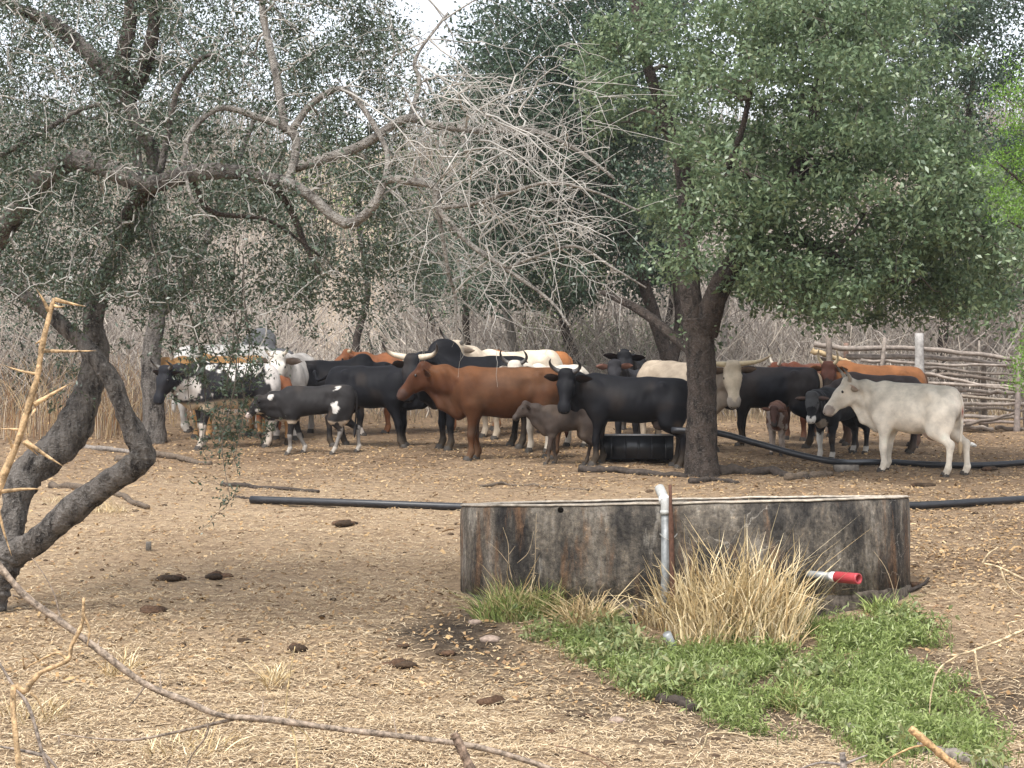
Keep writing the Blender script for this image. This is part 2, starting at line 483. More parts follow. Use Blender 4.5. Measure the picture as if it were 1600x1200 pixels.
m, n, l, b = mat_new('stained_concrete')
co = objco(n)
mp = n.new('ShaderNodeMapping'); mp.inputs['Scale'].default_value = (2.6, 2.6, 1.1); l.new(co, mp.inputs['Vector'])
st = nnoise(n, l, 1.0, 8, 0.72, vec=mp.outputs['Vector'])
mp2 = n.new('ShaderNodeMapping'); mp2.inputs['Scale'].default_value = (4.5, 4.5, 1.0); mp2.inputs['Location'].default_value = (4, 7, 2); l.new(co, mp2.inputs['Vector'])
st2 = nnoise(n, l, 1.0, 8, 0.7, vec=mp2.outputs['Vector'])
fine = nnoise(n, l, 26.0, 6, 0.7, vec=co)
base = nramp(n, l, st.outputs['Fac'], [(0.37, (0.024, 0.022, 0.021)), (0.46, (0.062, 0.055, 0.048)), (0.54, (0.135, 0.115, 0.093)), (0.66, (0.30, 0.27, 0.23))]).outputs['Color']
ru = nramp(n, l, st2.outputs['Fac'], [(0.53, (0, 0, 0)), (0.66, (0.75, 0.75, 0.75))]).outputs['Color']
c = nmix(n, l, ru, base, (0.20, 0.11, 0.058))
wh = nramp(n, l, st2.outputs['Fac'], [(0.31, (0.7, 0.7, 0.7)), (0.38, (0, 0, 0))]).outputs['Color']
c = nmix(n, l, wh, c, (0.30, 0.275, 0.24))
sp2 = nramp(n, l, fine.outputs['Fac'], [(0.34, (0.30, 0.30, 0.30)), (0.5, (1, 1, 1)), (0.62, (1.3, 1.27, 1.2)), (0.70, (3.2, 3.0, 2.7))]).outputs['Color']
c = nmix(n, l, 0.75, c, sp2, 'MULTIPLY')
vo = n.new('ShaderNodeTexVoronoi'); vo.feature = 'DISTANCE_TO_EDGE'; vo.inputs['Scale'].default_value = 2.1
wv = n.new('ShaderNodeVectorMath'); wv.operation = 'ADD'
nz3 = nnoise(n, l, 7.0, 4, 0.6, vec=co); sc3 = n.new('ShaderNodeVectorMath'); sc3.operation = 'SCALE'; sc3.inputs['Scale'].default_value = 0.14
l.new(nz3.outputs['Color'], sc3.inputs[0]); l.new(co, wv.inputs[0]); l.new(sc3.outputs[0], wv.inputs[1]); l.new(wv.outputs[0], vo.inputs['Vector'])
cr = nramp(n, l, vo.outputs['Distance'], [(0.0015, (0.8, 0.8, 0.8)), (0.005, (0, 0, 0))]).outputs['Color']
gate = nramp(n, l, nnoise(n, l, 1.7, 3, 0.5, vec=co).outputs['Fac'], [(0.53, (0, 0, 0)), (0.58, (1, 1, 1))]).outputs['Color']
cr = nmix(n, l, 1.0, cr, gate, 'MULTIPLY')
c = nmix(n, l, cr, c, (0.34, 0.31, 0.265))
l.new(c, b.inputs['Base Color']); b.inputs['Roughness'].default_value = 0.88; b.inputs['Specular IOR Level'].default_value = 0.25
nbump(n, l, b, fine.outputs['Fac'], 0.9, 0.02)
MAT_CONC = m
MAT_RIM = mat_plain('worn_rim', (0.38, 0.33, 0.27), 0.9, 0.2, var=0.45, scale=14, bump=0.5)
MAT_STONE = mat_plain('dark_footing', (0.085, 0.07, 0.056), 0.95, 0.15, var=0.8, scale=18, bump=1.0)

TB, TT = 1.82, 2.545
tank = empty('water_tank', (TANK[0], TANK[1], TB))
tag(tank, 'round low concrete water tank with dark stains and hairline cracks', 'water tank')
TILT = (0.020, 0.004)
mb = MB(); ring(mb, TANK_R, TANK_R - .13, 0.0, TT - TB - .018, 128, TILT, 0.02); mb.build('wall', MAT_CONC, tank, True)
mb = MB(); ring(mb, TANK_R - .002, TANK_R - .135, TT - TB - .016, TT - TB, 128, TILT, 0.024); mb.build('rim', MAT_RIM, tank, True)
mb = MB(); ring(mb, TANK_R + .02, TANK_R - .3, -0.55, 0.012, 160, TILT, 0.10); mb.build('footing', MAT_STONE, tank, False)
a = np.arange(64) * 2 * math.pi / 64
V = np.vstack([np.stack([np.cos(a) * (TANK_R - .12), np.sin(a) * (TANK_R - .12), np.full(64, .42)], 1), [(0, 0, .42)]])
wm = mat_plain('dark_water', (0.015, 0.018, 0.014), 0.06, 0.5, var=0.1)
mesh_np('water', V, np.stack([np.arange(64), (np.arange(64) + 1) % 64, np.full(64, 64)], 1), wm, tank)
mb = MB(); hp_ = W(876, 797, 14.28); mb.tube([hp_ - (0, .015, 0), hp_ + (0, .06, 0)], [.022, .022], 10)
o = mb.build('drain_hole', mat_plain('hole', (0.01, .009, .008), 1, 0, var=0), tank); o.data.transform(__import__('mathutils').Matrix.Translation(-Vector(tank.location)))

MAT_GALV = mat_plain('galvanised_pipe', (0.27, 0.28, 0.28), 0.55, 0.4, 0.35, 0.35, 16, 0.3)
MAT_WPVC = mat_plain('weathered_white_elbow', (0.42, 0.42, 0.40), 0.5, 0.4, 0, 0.2, 22)
MAT_RUST = mat_plain('rusty_iron', (0.10, 0.052, 0.036), 0.9, 0.2, 0, 0.4, 30, 0.6)
MAT_RED = mat_plain('red_plastic', (0.40, 0.05, 0.06), 0.45, 0.45, 0, 0.18, 14)
MAT_HDPE = mat_attr('black_polythene', 0.42, 0.45, 9, 0.35)
MAT_WIRE = mat_plain('wire', (0.35, .34, .32), 0.5, .4, .5)

zb = float(gz(1.13, 14.05)) - .05
sp0 = empty('standpipe', (W(1041, 930, 14.07)[0], 14.07, zb))
tag(sp0, 'grey metal standpipe with white elbow fixed to the front of the concrete tank', 'pipe')
top = W(1040, 800, 14.07); px_ = top[0] - sp0.location.x
H_ = top[2] - zb
mb = MB(); mb.tube([(px_ - .012, 0, 0), (px_ - .004, 0, H_ * .5), (px_, 0, H_)], [.032] * 3, 14); mb.build('pipe', MAT_GALV, sp0, True)
e = [(px_, 0, H_ - .01), (px_, 0, H_ + .05), (px_ - .005, .012, H_ + .085), (px_ - .02, .06, H_ + .13), (px_ - .035, .12, H_ + .175)]
mb = MB(); mb.tube(crom(e, 12), [.036] * 12, 14); el = mb.build('elbow', MAT_WPVC, sp0, True)
mb = MB(); mb.tube([(px_, 0, H_ - .018), (px_, 0, H_ + .012)], [.041] * 2, 14); mb.build('collar', MAT_WPVC, sp0, True)
mb = MB(); mb.tube(crom([(px_ - .006, .006, H_ + .08), (px_ - .01, .03, H_ + .1)], 3), [.040] * 3, 14); mb.build('joint_ring', MAT_HDPE, el, True)
for zz in (0.52, 0.24):
    mb = MB(); a = np.linspace(0, 6.28, 25)
    mb.tube(np.stack([px_ + .02 + np.cos(a) * .062, -.01 + np.sin(a) * .045, H_ * .8 * zz / .52 + .02 * np.cos(a * 2)], 1), [.0035] * 25, 5); mb.build('wire_tie', MAT_WIRE, sp0)
rp = W(1051, 930, 14.02)
rod = MB(); tp = W(1047, 757, 14.02); rod.tube(crom([(rp[0], 14.0, zb), ((rp[0] + tp[0]) / 2 + .004, 14.01, zb + .45), tp], 10), [.020] * 8 + [.013, .012], 8)
tag(rod.build('iron_stake', MAT_RUST, None, True), 'thin rusty iron stake standing beside the white-elbowed standpipe', 'stake')

ow = np.array((2.19, 14.36, W(1270, 898, 14.3)[2]))
dv = np.array((0.62, -0.78, -0.03)); dv /= np.linalg.norm(dv)
out = empty('outlet_pipe', ow); tag(out, 'short grey outlet pipe with a red plastic sleeve at the tank foot', 'pipe')
mb = MB(); mb.tube([-dv * .12, dv * .27], [.031] * 2, 14); mb.build('pipe', MAT_GALV, out, True)
mb = MB(); mb.tube([dv * .255, dv * .30], [.037] * 2, 14); mb.build('coupling', MAT_HDPE, out, True)
mb = MB(); P = [dv * .29, dv * .30, dv * .50, dv * .515, dv * .515, dv * .44]
V, Q, T = tube(P, [.030, .041, .041, .041, .029, .027], 16, False)
# keep ring planes square to the pipe
ref = np.cross((0, 0, 1), dv); ref /= np.linalg.norm(ref); up_ = np.cross(dv, ref)
V = np.vstack([np.asarray(p) + r * (np.cos(a_)[:, None] * ref + np.sin(a_)[:, None] * up_) for p, r, a_ in zip(P, [.030, .041, .041, .040, .029, .027], [np.arange(16) * math.pi / 8] * 6)])
mb.add(V, Q); mb.build('red_sleeve', MAT_RED, out, True)

# ------------------------------------------------------------------ black water pipes
def ground_pipe(name, label, pix, r, lift=0.0, raised=None):
    P = [G(x, y) for x, y in pix]
    P = crom([p + (0, 0, r + lift) for p in P], 60)
    if raised is None: P[:, 2] = np.maximum(P[:, 2], gz(P[:, 0], P[:, 1]) + r * 0.8)
    mb = MB(); c = np.array((0.022, 0.023, 0.027)); V, Q, T = tube(P, r, 12)
    n0 = len(V); mb.add(V, Q, c); mb.T.append(T)
    return tag(mb.build(name, MAT_HDPE, None, True), label, 'pipe')
ground_pipe('water_pipe', 'long thick black plastic pipe running straight behind the concrete tank', [(392, 789), (560, 793), (716, 798), (900, 803), (1150, 804), (1414, 797), (1520, 791), (1640, 784)], 0.042)
# curved feed pipe: leaves the trough high and comes down to the ground on the right
pp = [W(1050, 672, 25.4), W(1118, 676, 25.2), W(1180, 692, 25.2), W(1250, 711, 25.1), W(1310, 722, 25.1)] + [G(x, y) + (0, 0, .045) for x, y in ((1370, 728), (1450, 732), (1540, 733), (1650, 724))]
P = crom(pp, 60); P[:, 2] = np.maximum(P[:, 2], gz(P[:, 0], P[:, 1]) + .035)
mb = MB(); V, Q, T = tube(P, .042, 12); mb.add(V, Q, (0.02, 0.021, 0.025)); mb.T.append(T)
tag(mb.build('feed_pipe', MAT_HDPE, None, True), 'black plastic pipe curving down from the trough past the white cow', 'pipe')

# trough behind the black cow
g = G(1003, 731); tr = empty('water_trough', (g[0], g[1] + .95, gz(g[0], g[1] + .95)), math.radians(-3))
tag(tr, 'black plastic water trough with a pale rim under the black cow', 'trough')
MAT_TR = mat_plain('trough_plastic', (0.016, 0.017, 0.02), 0.35, 0.5, 0, 0.4, 6)
MAT_TRR = mat_plain('trough_rim', (0.45, 0.47, 0.5), 0.4, 0.5, 0, 0.2, 12)
wx, wy, hh = 0.95, 0.62, 0.33
for c_, s_ in (((0, -wy / 2, hh / 2), (wx, .03, hh)), ((0, wy / 2, hh / 2), (wx, .03, hh)), ((-wx / 2, 0, hh / 2), (.03, wy - .04, hh)), ((wx / 2, 0, hh / 2), (.03, wy - .04, hh))):
    mb = MB(); mb.add(*box(c_, s_)); mb.build('side_panel', MAT_TR, tr)
for k in range(5):
    mb = MB(); mb.add(*box((-wx / 2 + .12 + k * .185, -wy / 2 - .024, hh * .46), (.028, .016, hh * .9))); mb.build('rib', MAT_TR, tr)
mb = MB(); q = [(-wx / 2 - .03, -wy / 2 - .03, hh), (wx / 2 + .03, -wy / 2 - .03, hh), (wx / 2 + .03, wy / 2 + .03, hh), (-wx / 2 - .03, wy / 2 + .03, hh), (-wx / 2 - .03, -wy / 2 - .03, hh)]
for a_, b_ in zip(q[:-1], q[1:]): mb.tube([a_, b_], [.014, .014], 6)
mb.build('rim', MAT_TRR, tr)
mb = MB(); mb.add(*box((0, 0, hh - .08), (wx - .05, wy - .05, .01))); mb.build('water', wm, tr)

# ------------------------------------------------------------------ pole fence
fence = empty('pole_fence', G(1436, 668)); tag(fence, 'cattle kraal fence of stacked bare poles and rough posts at the right', 'fence')
FL = Vector(fence.location)
MAT_POLE = mat_attr('weathered_pole', 0.85, 0.2, 14, 0.45, 0.6, 0.01)
def fpt(x, y, dY=0.0):
    Yf = 31.4 - (x - 1436) / 1600 * 1.2 + dY
    return W(x, y, Yf) - np.array(FL)
GREYW, DARKW, YELW = (0.30, 0.255, 0.22), (0.19, 0.155, 0.13), (0.45, 0.34, 0.2)
RAILS = [([(1272, 536), (1320, 544), (1430, 545), (1520, 553), (1592, 563)], 8, GREYW, 0), ([(1268, 548), (1300, 557), (1330, 566)], 8, YELW, -.1), ([(1322, 557), (1430, 557), (1500, 562), (1592, 572)], 8, GREYW, .1),
         ([(1278, 560), (1340, 575), (1425, 578)], 6, DARKW, 0), ([(1345, 563), (1430, 567), (1500, 571), (1572, 570)], 5, GREYW, -.08), ([(1435, 582), (1500, 594), (1592, 612)], 5, GREYW, -.1),
         ([(1440, 584), (1510, 588), (1592, 597)], 6, DARKW, .1), ([(1455, 605), (1520, 611), (1592, 614)], 6, GREYW, 0), ([(1462, 617), (1530, 616), (1592, 612)], 4, DARKW, .1),
         ([(1470, 628), (1530, 632), (1590, 631)], 6, GREYW, 0), ([(1478, 644), (1532, 641)], 4, DARKW, .1), ([(1470, 647), (1540, 651), (1598, 653)], 6, GREYW, 0), ([(1508, 663), (1560, 652), (1602, 640)], 5, DARKW, -.12),
         ([(1480, 665), (1552, 670)], 7, GREYW, 0), ([(1555, 668), (1620, 672)], 6, DARKW, 0), ([(1330, 592), (1380, 590), (1432, 596)], 5, GREYW, .05), ([(1325, 610), (1390, 606), (1440, 612)], 5, DARKW, .05), ([(1440, 573), (1510, 580), (1592, 586)], 5, GREYW, .12), ([(1440, 597), (1520, 602), (1592, 604)], 5, GREYW, -.1), ([(1475, 638), (1540, 637), (1592, 643)], 5, GREYW, .1), ([(1475, 656), (1530, 659), (1592, 660)], 6, (.28, .23, .2), -.1), ([(1460, 610), (1520, 621), (1592, 625)], 5, (.3, .25, .2), -.12), ([(1590, 566), (1680, 570)], 7, GREYW, 0), ([(1590, 600), (1680, 605)], 6, GREYW, 0), ([(1590, 632), (1680, 630)], 6, GREYW, 0)]
for i, (pix, w, c_, dY) in enumerate(RAILS):
    P = crom([fpt(x, y, dY) for x, y in pix], 14); P[:, 2] += (vnoise(np.arange(14) * .9 + i * 7, np.zeros(14), 3) - .5) * .035
    R = np.linspace(1.1, .82, 14) * w * 0.5 * 31.4 / FPX * (0.92 + 0.16 * vnoise(np.arange(14) * 1.7, np.full(14, i), 8))
    mb = MB(); mb.tube(P, R, 8, np.array(c_) * (.8 + .4 * rng.random())); mb.build('rail', MAT_POLE, fence, True)
POSTS = [(1436, 521, 1437, 674, 15, (0.38, 0.36, 0.34), -.22), (1295, 524, 1294, 660, 10, DARKW, -.18), (1322, 536, 1321, 662, 9, (0.2, 0.13, 0.1), .2), (1383, 528, 1366, 668, 7, GREYW, -.16), (1537, 565, 1541, 676, 9, DARKW, .2),
         (1592, 558, 1588, 678, 9, (0.24, .2, .18), -.2), (1602, 570, 1604, 680, 9, GREYW, .2), (1487, 590, 1488, 668, 8, DARKW, .22), (1530, 532, 1532, 668, 4, (0.3, .26, .22), .25)]
for i, (x0, y0, x1, y1, w, c_, dY) in enumerate(POSTS):
    a_ = fpt(x0, y0, dY); b_ = fpt(x1, y1, dY); wp = b_ + np.array(FL); b_[2] = gz(wp[0], wp[1]) - .1 - FL.z
    P = crom([b_, (a_ + b_) / 2 + (rng.normal(0, .015), 0, 0), a_], 10); R = w * .5 * 31.4 / FPX * np.linspace(1.1, .9, 10) * (0.92 + 0.16 * vnoise(np.arange(10) * 1.3, np.full(10, i), 18))
    mb = MB(); mb.tube(P, R, 9, c_); mb.build('post', MAT_POLE, fence, True)

# ------------------------------------------------------------------ logs, sticks, stones on the ground
MAT_DEAD = mat_attr('dead_wood', 0.9, 0.2, 24, 0.5, 0.8, 0.012)
def stick(name, label, pix, w, c_, cat='log', group=None, lift=0.4, tip=0.6, sides=8):
    P = np.array([G(x, y) for x, y in pix]); s_ = P[:, 1].mean() / FPX; r = w * .5 * s_
    P = crom(P, 18); P[:, 2] = gz(P[:, 0], P[:, 1]) + r * lift
    k = np.arange(18)
    P[:, 2] += (vnoise(k * .8, np.full(18, w + pix[0][0])) - .5) * r * .8; P[:, 0] += (vnoise(k * .7 + 3, np.full(18, pix[0][0])) - .5) * r
    R = r * np.linspace(1, tip, 18) * (.82 + .36 * vnoise(k * 1.1, np.full(18, pix[0][1]), 5))
    mb = MB(); mb.tube(P - P[0], R, sides, c_); o = mb.build(name, MAT_DEAD, None, True); o.location = P[0]
    return tag(o, label, cat, group)
DK, GR, BRN = (0.06, 0.048, 0.04), (0.22, 0.19, 0.165), (0.13, 0.1, 0.075)
stick('fallen_log', 'dark straight log lying just above the left end of the black pipe', [(345, 759), (400, 764), (500, 771)], 9, DK)
stick('fallen_stick', 'thin dark stick poking out of the left end of the black pipe', [(366, 777), (396, 781)], 5, DK, 'stick')
stick('fallen_branch', 'thin grey branch on the ground directly above the concrete tank', [(750, 762), (790, 759), (850, 762), (925, 768)], 6, BRN, 'branch')
stick('fallen_branch', 'crooked dark branch resting behind the forked left trunk', [(80, 762), (150, 768), (190, 778), (232, 797)], 13, BRN, 'branch')
stick('surface_root', 'dark root running left along the ground from the central trunk', [(905, 738), (980, 741), (1075, 748)], 14, DK, 'root')
stick('surface_root', 'thick dark root running right along the ground from the central trunk', [(1112, 742), (1180, 742), (1260, 749)], 20, DK, 'root')
stick('dead_branch', 'grey dead branch on the earth right of the central trunk', [(1232, 751), (1270, 746), (1300, 745)], 16, BRN, 'branch')
stick('dead_branch', 'short dark branch lying nearest below the thick right root', [(1080, 756), (1120, 752), (1150, 757)], 11, DK, 'branch')
stick('root_pile', 'twisted grey dead root left of the herd near the thin trunk', [(180, 722), (235, 716), (290, 722), (330, 727)], 14, BRN, 'root')
stick('root_pile', 'low grey dead root beside the elbow of the forked tree', [(120, 700), (170, 706), (230, 712)], 10, GR, 'root')
stick('rotten_log', 'short dark rotten log at the edge of the green weeds', [(1025, 1097), (1055, 1103), (1088, 1112)], 19, DK, 'log', None, .5, .85)
stick('grey_log', 'smooth grey log in the weeds at the bottom right', [(1320, 1147), (1400, 1168), (1500, 1190), (1580, 1215)], 24, GR, 'log', None, .5, .9)
stick('bent_root', 'small bent brown root right of the tank foot', [(1415, 930), (1435, 922), (1452, 908)], 7, DK, 'root', None, 1.2)
# broken grey pipe stub leaning in the weeds
a_, b_ = W(1042, 990, 13.5), G(1058, 1022); mb = MB(); mb.tube([a_, b_ - (0, 0, .03)], [.032, .032], 12); tag(mb.build('pipe_stub', MAT_GALV, None, True), 'broken grey pipe stub leaning out of the weeds below the tall straw', 'pipe')
g = G(1322, 737); mb = MB(); V, F = box((0, 0, .04), (.30, .16, .085), .15); mb.add(V + rng.normal(0, .006, V.shape), F)
o = mb.build('concrete_block', mat_plain('block', (0.20, .175, .15), .95, .2, 0, .35, 20, .8)); o.location = g; tag(o, 'flat grey concrete block on the earth left of the white cow', 'block')
g = G(232, 862); mb = MB(); mb.add(*box((0, 0, .035), (.05, .035, .10), .2), col=(.16, .14, .12)); o = mb.build('wooden_peg', MAT_DEAD); o.location = g; tag(o, 'tiny grey wooden peg standing alone in the straw', 'peg')
g = G(1516, 698); mb = MB(); mb.add(*lump((0, 0, .02), .09, 5, .5), col=(.6, .58, .54)); o = mb.build('pale_stone', MAT_DEAD, None, True); o.location = g; tag(o, 'pale stone on the ground behind the white cow', 'stone')
for x, y, r, lab in ((1132, 1055, .085, 'pinkish flat stone in the middle of the green weeds'), (965 + 80, 1062, .05, 'small brown stone at the left of the pinkish stone'), (765, 1004, .07, 'grey-green stone at the edge of the wet dark patch'), (742, 975, .05, 'brown stone lying on the wet dark patch'), (963, 1129, .05, 'small grey stone near the reddish dung clod')):
    g = G(x, y); mb = MB(); mb.add(*lump((0, 0, r * .15), r, int(x), .5, 12, 8), col=(.33, .25, .2)); o = mb.build('stone', MAT_DEAD, None, True); o.location = g; tag(o, lab, 'stone', 'loose stones')
# ------------------------------------------------------------------ trees
def px_(P): return 800 + P[:, 0] / P[:, 1] * FPX
class Skel:
    """branch skeleton that new shoots attach to"""
    def __init__(s): s.P = np.zeros((0, 3)); s.R = np.zeros(0)
    def add(s, P, R): s.P = np.vstack([s.P, P]); s.R = np.concatenate([s.R, np.broadcast_to(R, len(P))])
    def grow(s, targets, nseg, r_tip, jit, sag=0.0, maxd=2.5, rfac=0.6, rmax=0.05, rmin=0.0):
        """one shoot to every target from the nearest wood; returns batch (M,N,3),(M,N)"""
        out, rad = [], []
        t = np.linspace(0, 1, nseg + 1)
        for k, q in enumerate(targets):
            d = np.linalg.norm(s.P - q, axis=1) + rng.random(len(s.P)) * 0.1
            i = int(np.argmin(d)); L = d[i]
            if L > maxd or L < 0.03: continue
            a = s.P[i]; P = a + (q - a) * t[:, None]
            J = rng.normal(0, jit * L, (nseg + 1, 3)); J[0] = 0; J[-1] *= .3
            P = P + J; P[:, 2] += sag * L * np.sin(t * math.pi)
            r0 = max(min(s.R[i] * rfac, rmax), rmin, r_tip); R = r0 + (r_tip - r0) * t ** .8
            out.append(P); rad.append(R); s.add(P[1:], R[1:])
        return np.array(out), np.array(rad)

def limb(skel, pix, w, name, mat, parent, org, n=26, sides=12, rough=0.12, sd=0):
    if max(w) > 24: n *= 3; sides = 20
    """traced limb: pix = (x, y, distance), w = widths in px at those points"""
    P = np.array([W(x, y, Y) for x, y, Y in pix]); R = np.array([wi * .5 * p[2] / FPX for wi, p in zip(w, pix)])
    Pc = crom(P, n); t = np.linspace(0, len(P) - 1, n); Rc = np.interp(t, np.arange(len(P)), R)
    skel.add(Pc, Rc)
    V, Q, T = tube(Pc - org, Rc, sides)
    k = np.arange(n)[:, None]; j = np.arange(sides)[None]
    th_ = j * 6.283 / sides; kk = k * (26.0 / n)
    f = 1 + rough * 2 * (fbm(kk * .9 + sd * 3.3, np.cos(th_) * 1.3 + 5 + np.sin(th_), 9 + sd) - .47)
    if max(w) > 24: f = f + rough * 1.1 * (fbm(kk * 2.2 + 7 + np.cos(th_) * 2.1, kk * .6 + np.sin(th_) * 3.1 + 9, 29 + sd) - .47)
    C = np.repeat(Pc - org, sides, 0); V[:n * sides] = C + (V[:n * sides] - C) * f.reshape(-1, 1)
    return mesh_np(name, V, [Q, T], mat, parent, None, True)

def leaves(name, P, L, Wd, mat, parent, org, up=0.3, spread=0.0, fold=0.25, hang=0.0):
    """one bent blade per point"""
    nn = len(P); P = P + rng.normal(0, spread, (nn, 3)) if spread else P
    d = rng.normal(0, 1, (nn, 3)); d[:, 2] -= hang; d /= np.linalg.norm(d, axis=1, keepdims=True)
    nrm = rng.normal(0, 1, (nn, 3)); nrm[:, 2] += up * 3; s = np.cross(d, nrm); s /= np.linalg.norm(s, axis=1, keepdims=True) + 1e-9
    u = np.cross(s, d)
    Ls = (L * np.exp(rng.normal(0, .25, nn)))[:, None]; Ws = (Wd * np.exp(rng.normal(0, .2, nn)))[:, None]
    P = P - org
    b0 = P; tip = P + d * Ls - u * Ls * .12; m_ = P + d * Ls * .48
    V = np.stack([b0, m_ + s * Ws * .5 + u * Ws * fold, tip, m_ - s * Ws * .5 + u * Ws * fold], 1).reshape(-1, 3)
    k = np.arange(nn)[:, None] * 4
    return mesh_np(name, V, k + np.array((0, 1, 2, 3)), mat, parent)

def part_stuff(o): o['kind'] = 'stuff'; return o
def rect_pts(nn, x0, x1, y0, y1, Y0, Y1):
    return np.array([W(x0 + (x1 - x0) * rng.random(), y0 + (y1 - y0) * rng.random(), Y0 + (Y1 - Y0) * rng.random()) for _ in range(nn)])

BARK_L = mat_bark('lichened_bark', (0.020, 0.017, 0.016), (0.175, 0.155, 0.138), (0.29, 0.27, 0.245), 12)
BARK_M = mat_bark('dark_bark', (0.020, 0.017, 0.015), (0.085, 0.066, 0.055), (0.17, 0.15, 0.135), 13, 0.5)
BARK_P = mat_bark('pale_bark', (0.12, 0.105, 0.092), (0.33, 0.30, 0.265), (0.47, 0.45, 0.41), 14)
MAT_TWIG = mat_plain('grey_twig', (0.36, 0.34, 0.31), 0.85, 0.2, 0, 0.45, 3.0)
MAT_TWIGD = mat_plain('dark_twig', (0.10, 0.085, 0.07), 0.85, 0.2, 0, 0.45, 3.0)
LEAF_S = mat_leaf('small_dark_leaf', [(0.022, 0.038, 0.022), (0.048, 0.075, 0.044), (0.075, 0.105, 0.065), (0.038, 0.06, 0.036), (0.11, 0.14, 0.09)], 0.38, 0.6, 0.15)
LEAF_M = mat_leaf('mid_green_leaf', [(0.066, 0.110, 0.058), (0.138, 0.203, 0.104), (0.212, 0.282, 0.148), (0.114, 0.168, 0.088), (0.29, 0.355, 0.19)], 0.38, 0.6, 0.35)
LEAF_D = mat_leaf('deep_green_leaf', [(0.032, 0.058, 0.036), (0.060, 0.098, 0.060), (0.092, 0.138, 0.085), (0.05, 0.08, 0.05)], 0.38, 0.6, 0.3)
LEAF_B = mat_leaf('bright_green_leaf', [(0.12, 0.24, 0.035), (0.18, 0.33, 0.055), (0.24, 0.39, 0.085), (0.14, 0.27, 0.04)], 0.5, 0.4, 0.4)
LEAF_Y = mat_leaf('yellow_green_leaf', [(0.08, 0.14, 0.03), (0.13, 0.2, 0.05), (0.18, 0.25, 0.07), (0.10, 0.15, 0.05)], 0.5, 0.4, 0.3)

# --- left tree: forked, leaning, twiggy -------------------------------------------------
org = W(-25, 975, 14.6); org[2] = gz(org[0], org[1])
LT = empty('thorn_tree', org); tag(LT, 'old forked thorn tree with lichened grey limbs and bare twigs at the left', 'tree')
sk = Skel()
limb(sk, [(-34, 1010, 14.6), (-22, 960, 14.6), (-8, 905, 14.6), (14, 862, 14.6)], [74, 56, 54, 62], 'trunk', BARK_L, LT, org, 16, 14, .3, 1)
limb(sk, [(8, 868, 14.6), (60, 842, 14.5), (110, 800, 14.4), (165, 757, 14.3), (214, 724, 14.2), (220, 700, 14.2), (196, 648, 14.2), (172, 590, 14.25), (128, 535, 14.4), (70, 484, 14.6), (5, 440, 14.9), (-50, 410, 15.1)], [46, 37, 39, 40, 41, 36, 31, 27, 25, 20, 16, 13], 'limb', BARK_L, LT, org, 46, 14, .34, 2)
limb(sk, [(6, 872, 14.7), (22, 800, 14.8), (40, 742, 14.9), (92, 700, 15.0), (128, 640, 15.1), (148, 565, 15.2), (146, 500, 15.3), (165, 430, 15.4), (200, 365, 15.4), (232, 300, 15.3), (240, 245, 15.2), (215, 195, 15.1), (196, 145, 15.1)], [46, 42, 46, 54, 52, 43, 33, 29, 25, 23, 21, 23, 26], 'limb', BARK_L, LT, org, 50, 14, .34, 3)
limb(sk, [(196, 150, 15.1), (190, 100, 15.0), (202, 40, 15.0), (206, -40, 15.0)], [28, 25, 22, 18], 'limb', BARK_M, LT, org, 16, 10, .12, 4)
limb(sk, [(200, 150, 15.1), (225, 105, 15.0), (240, 40, 14.9), (236, -40, 14.8)], [30, 26, 20, 17], 'limb', BARK_M, LT, org, 16, 10, .14, 5)
limb(sk, [(190, 140, 15.1), (150, 95, 15.0), (90, 42, 14.9), (20, 10, 14.8), (-40, -15, 14.8)], [27, 26, 24, 15, 11], 'limb', BARK_L, LT, org, 20, 10, .12, 6)
limb(sk, [(-60, 460, 14.5), (-20, 400, 14.3), (30, 325, 14.0), (70, 278, 13.8), (116, 250, 13.6), (165, 262, 13.5), (232, 288, 13.4), (292, 272, 13.3), (360, 268, 13.2), (440, 283, 13.1)], [30, 33, 33, 32, 32, 31, 29, 28, 25, 20], 'limb', BARK_L, LT, org, 48, 12, .16, 7)
limb(sk, [(232, 300, 13.5), (205, 330, 14.3), (190, 372, 15.3)], [24, 26, 25], 'limb', BARK_M, LT, org, 10, 10, .14, 8)
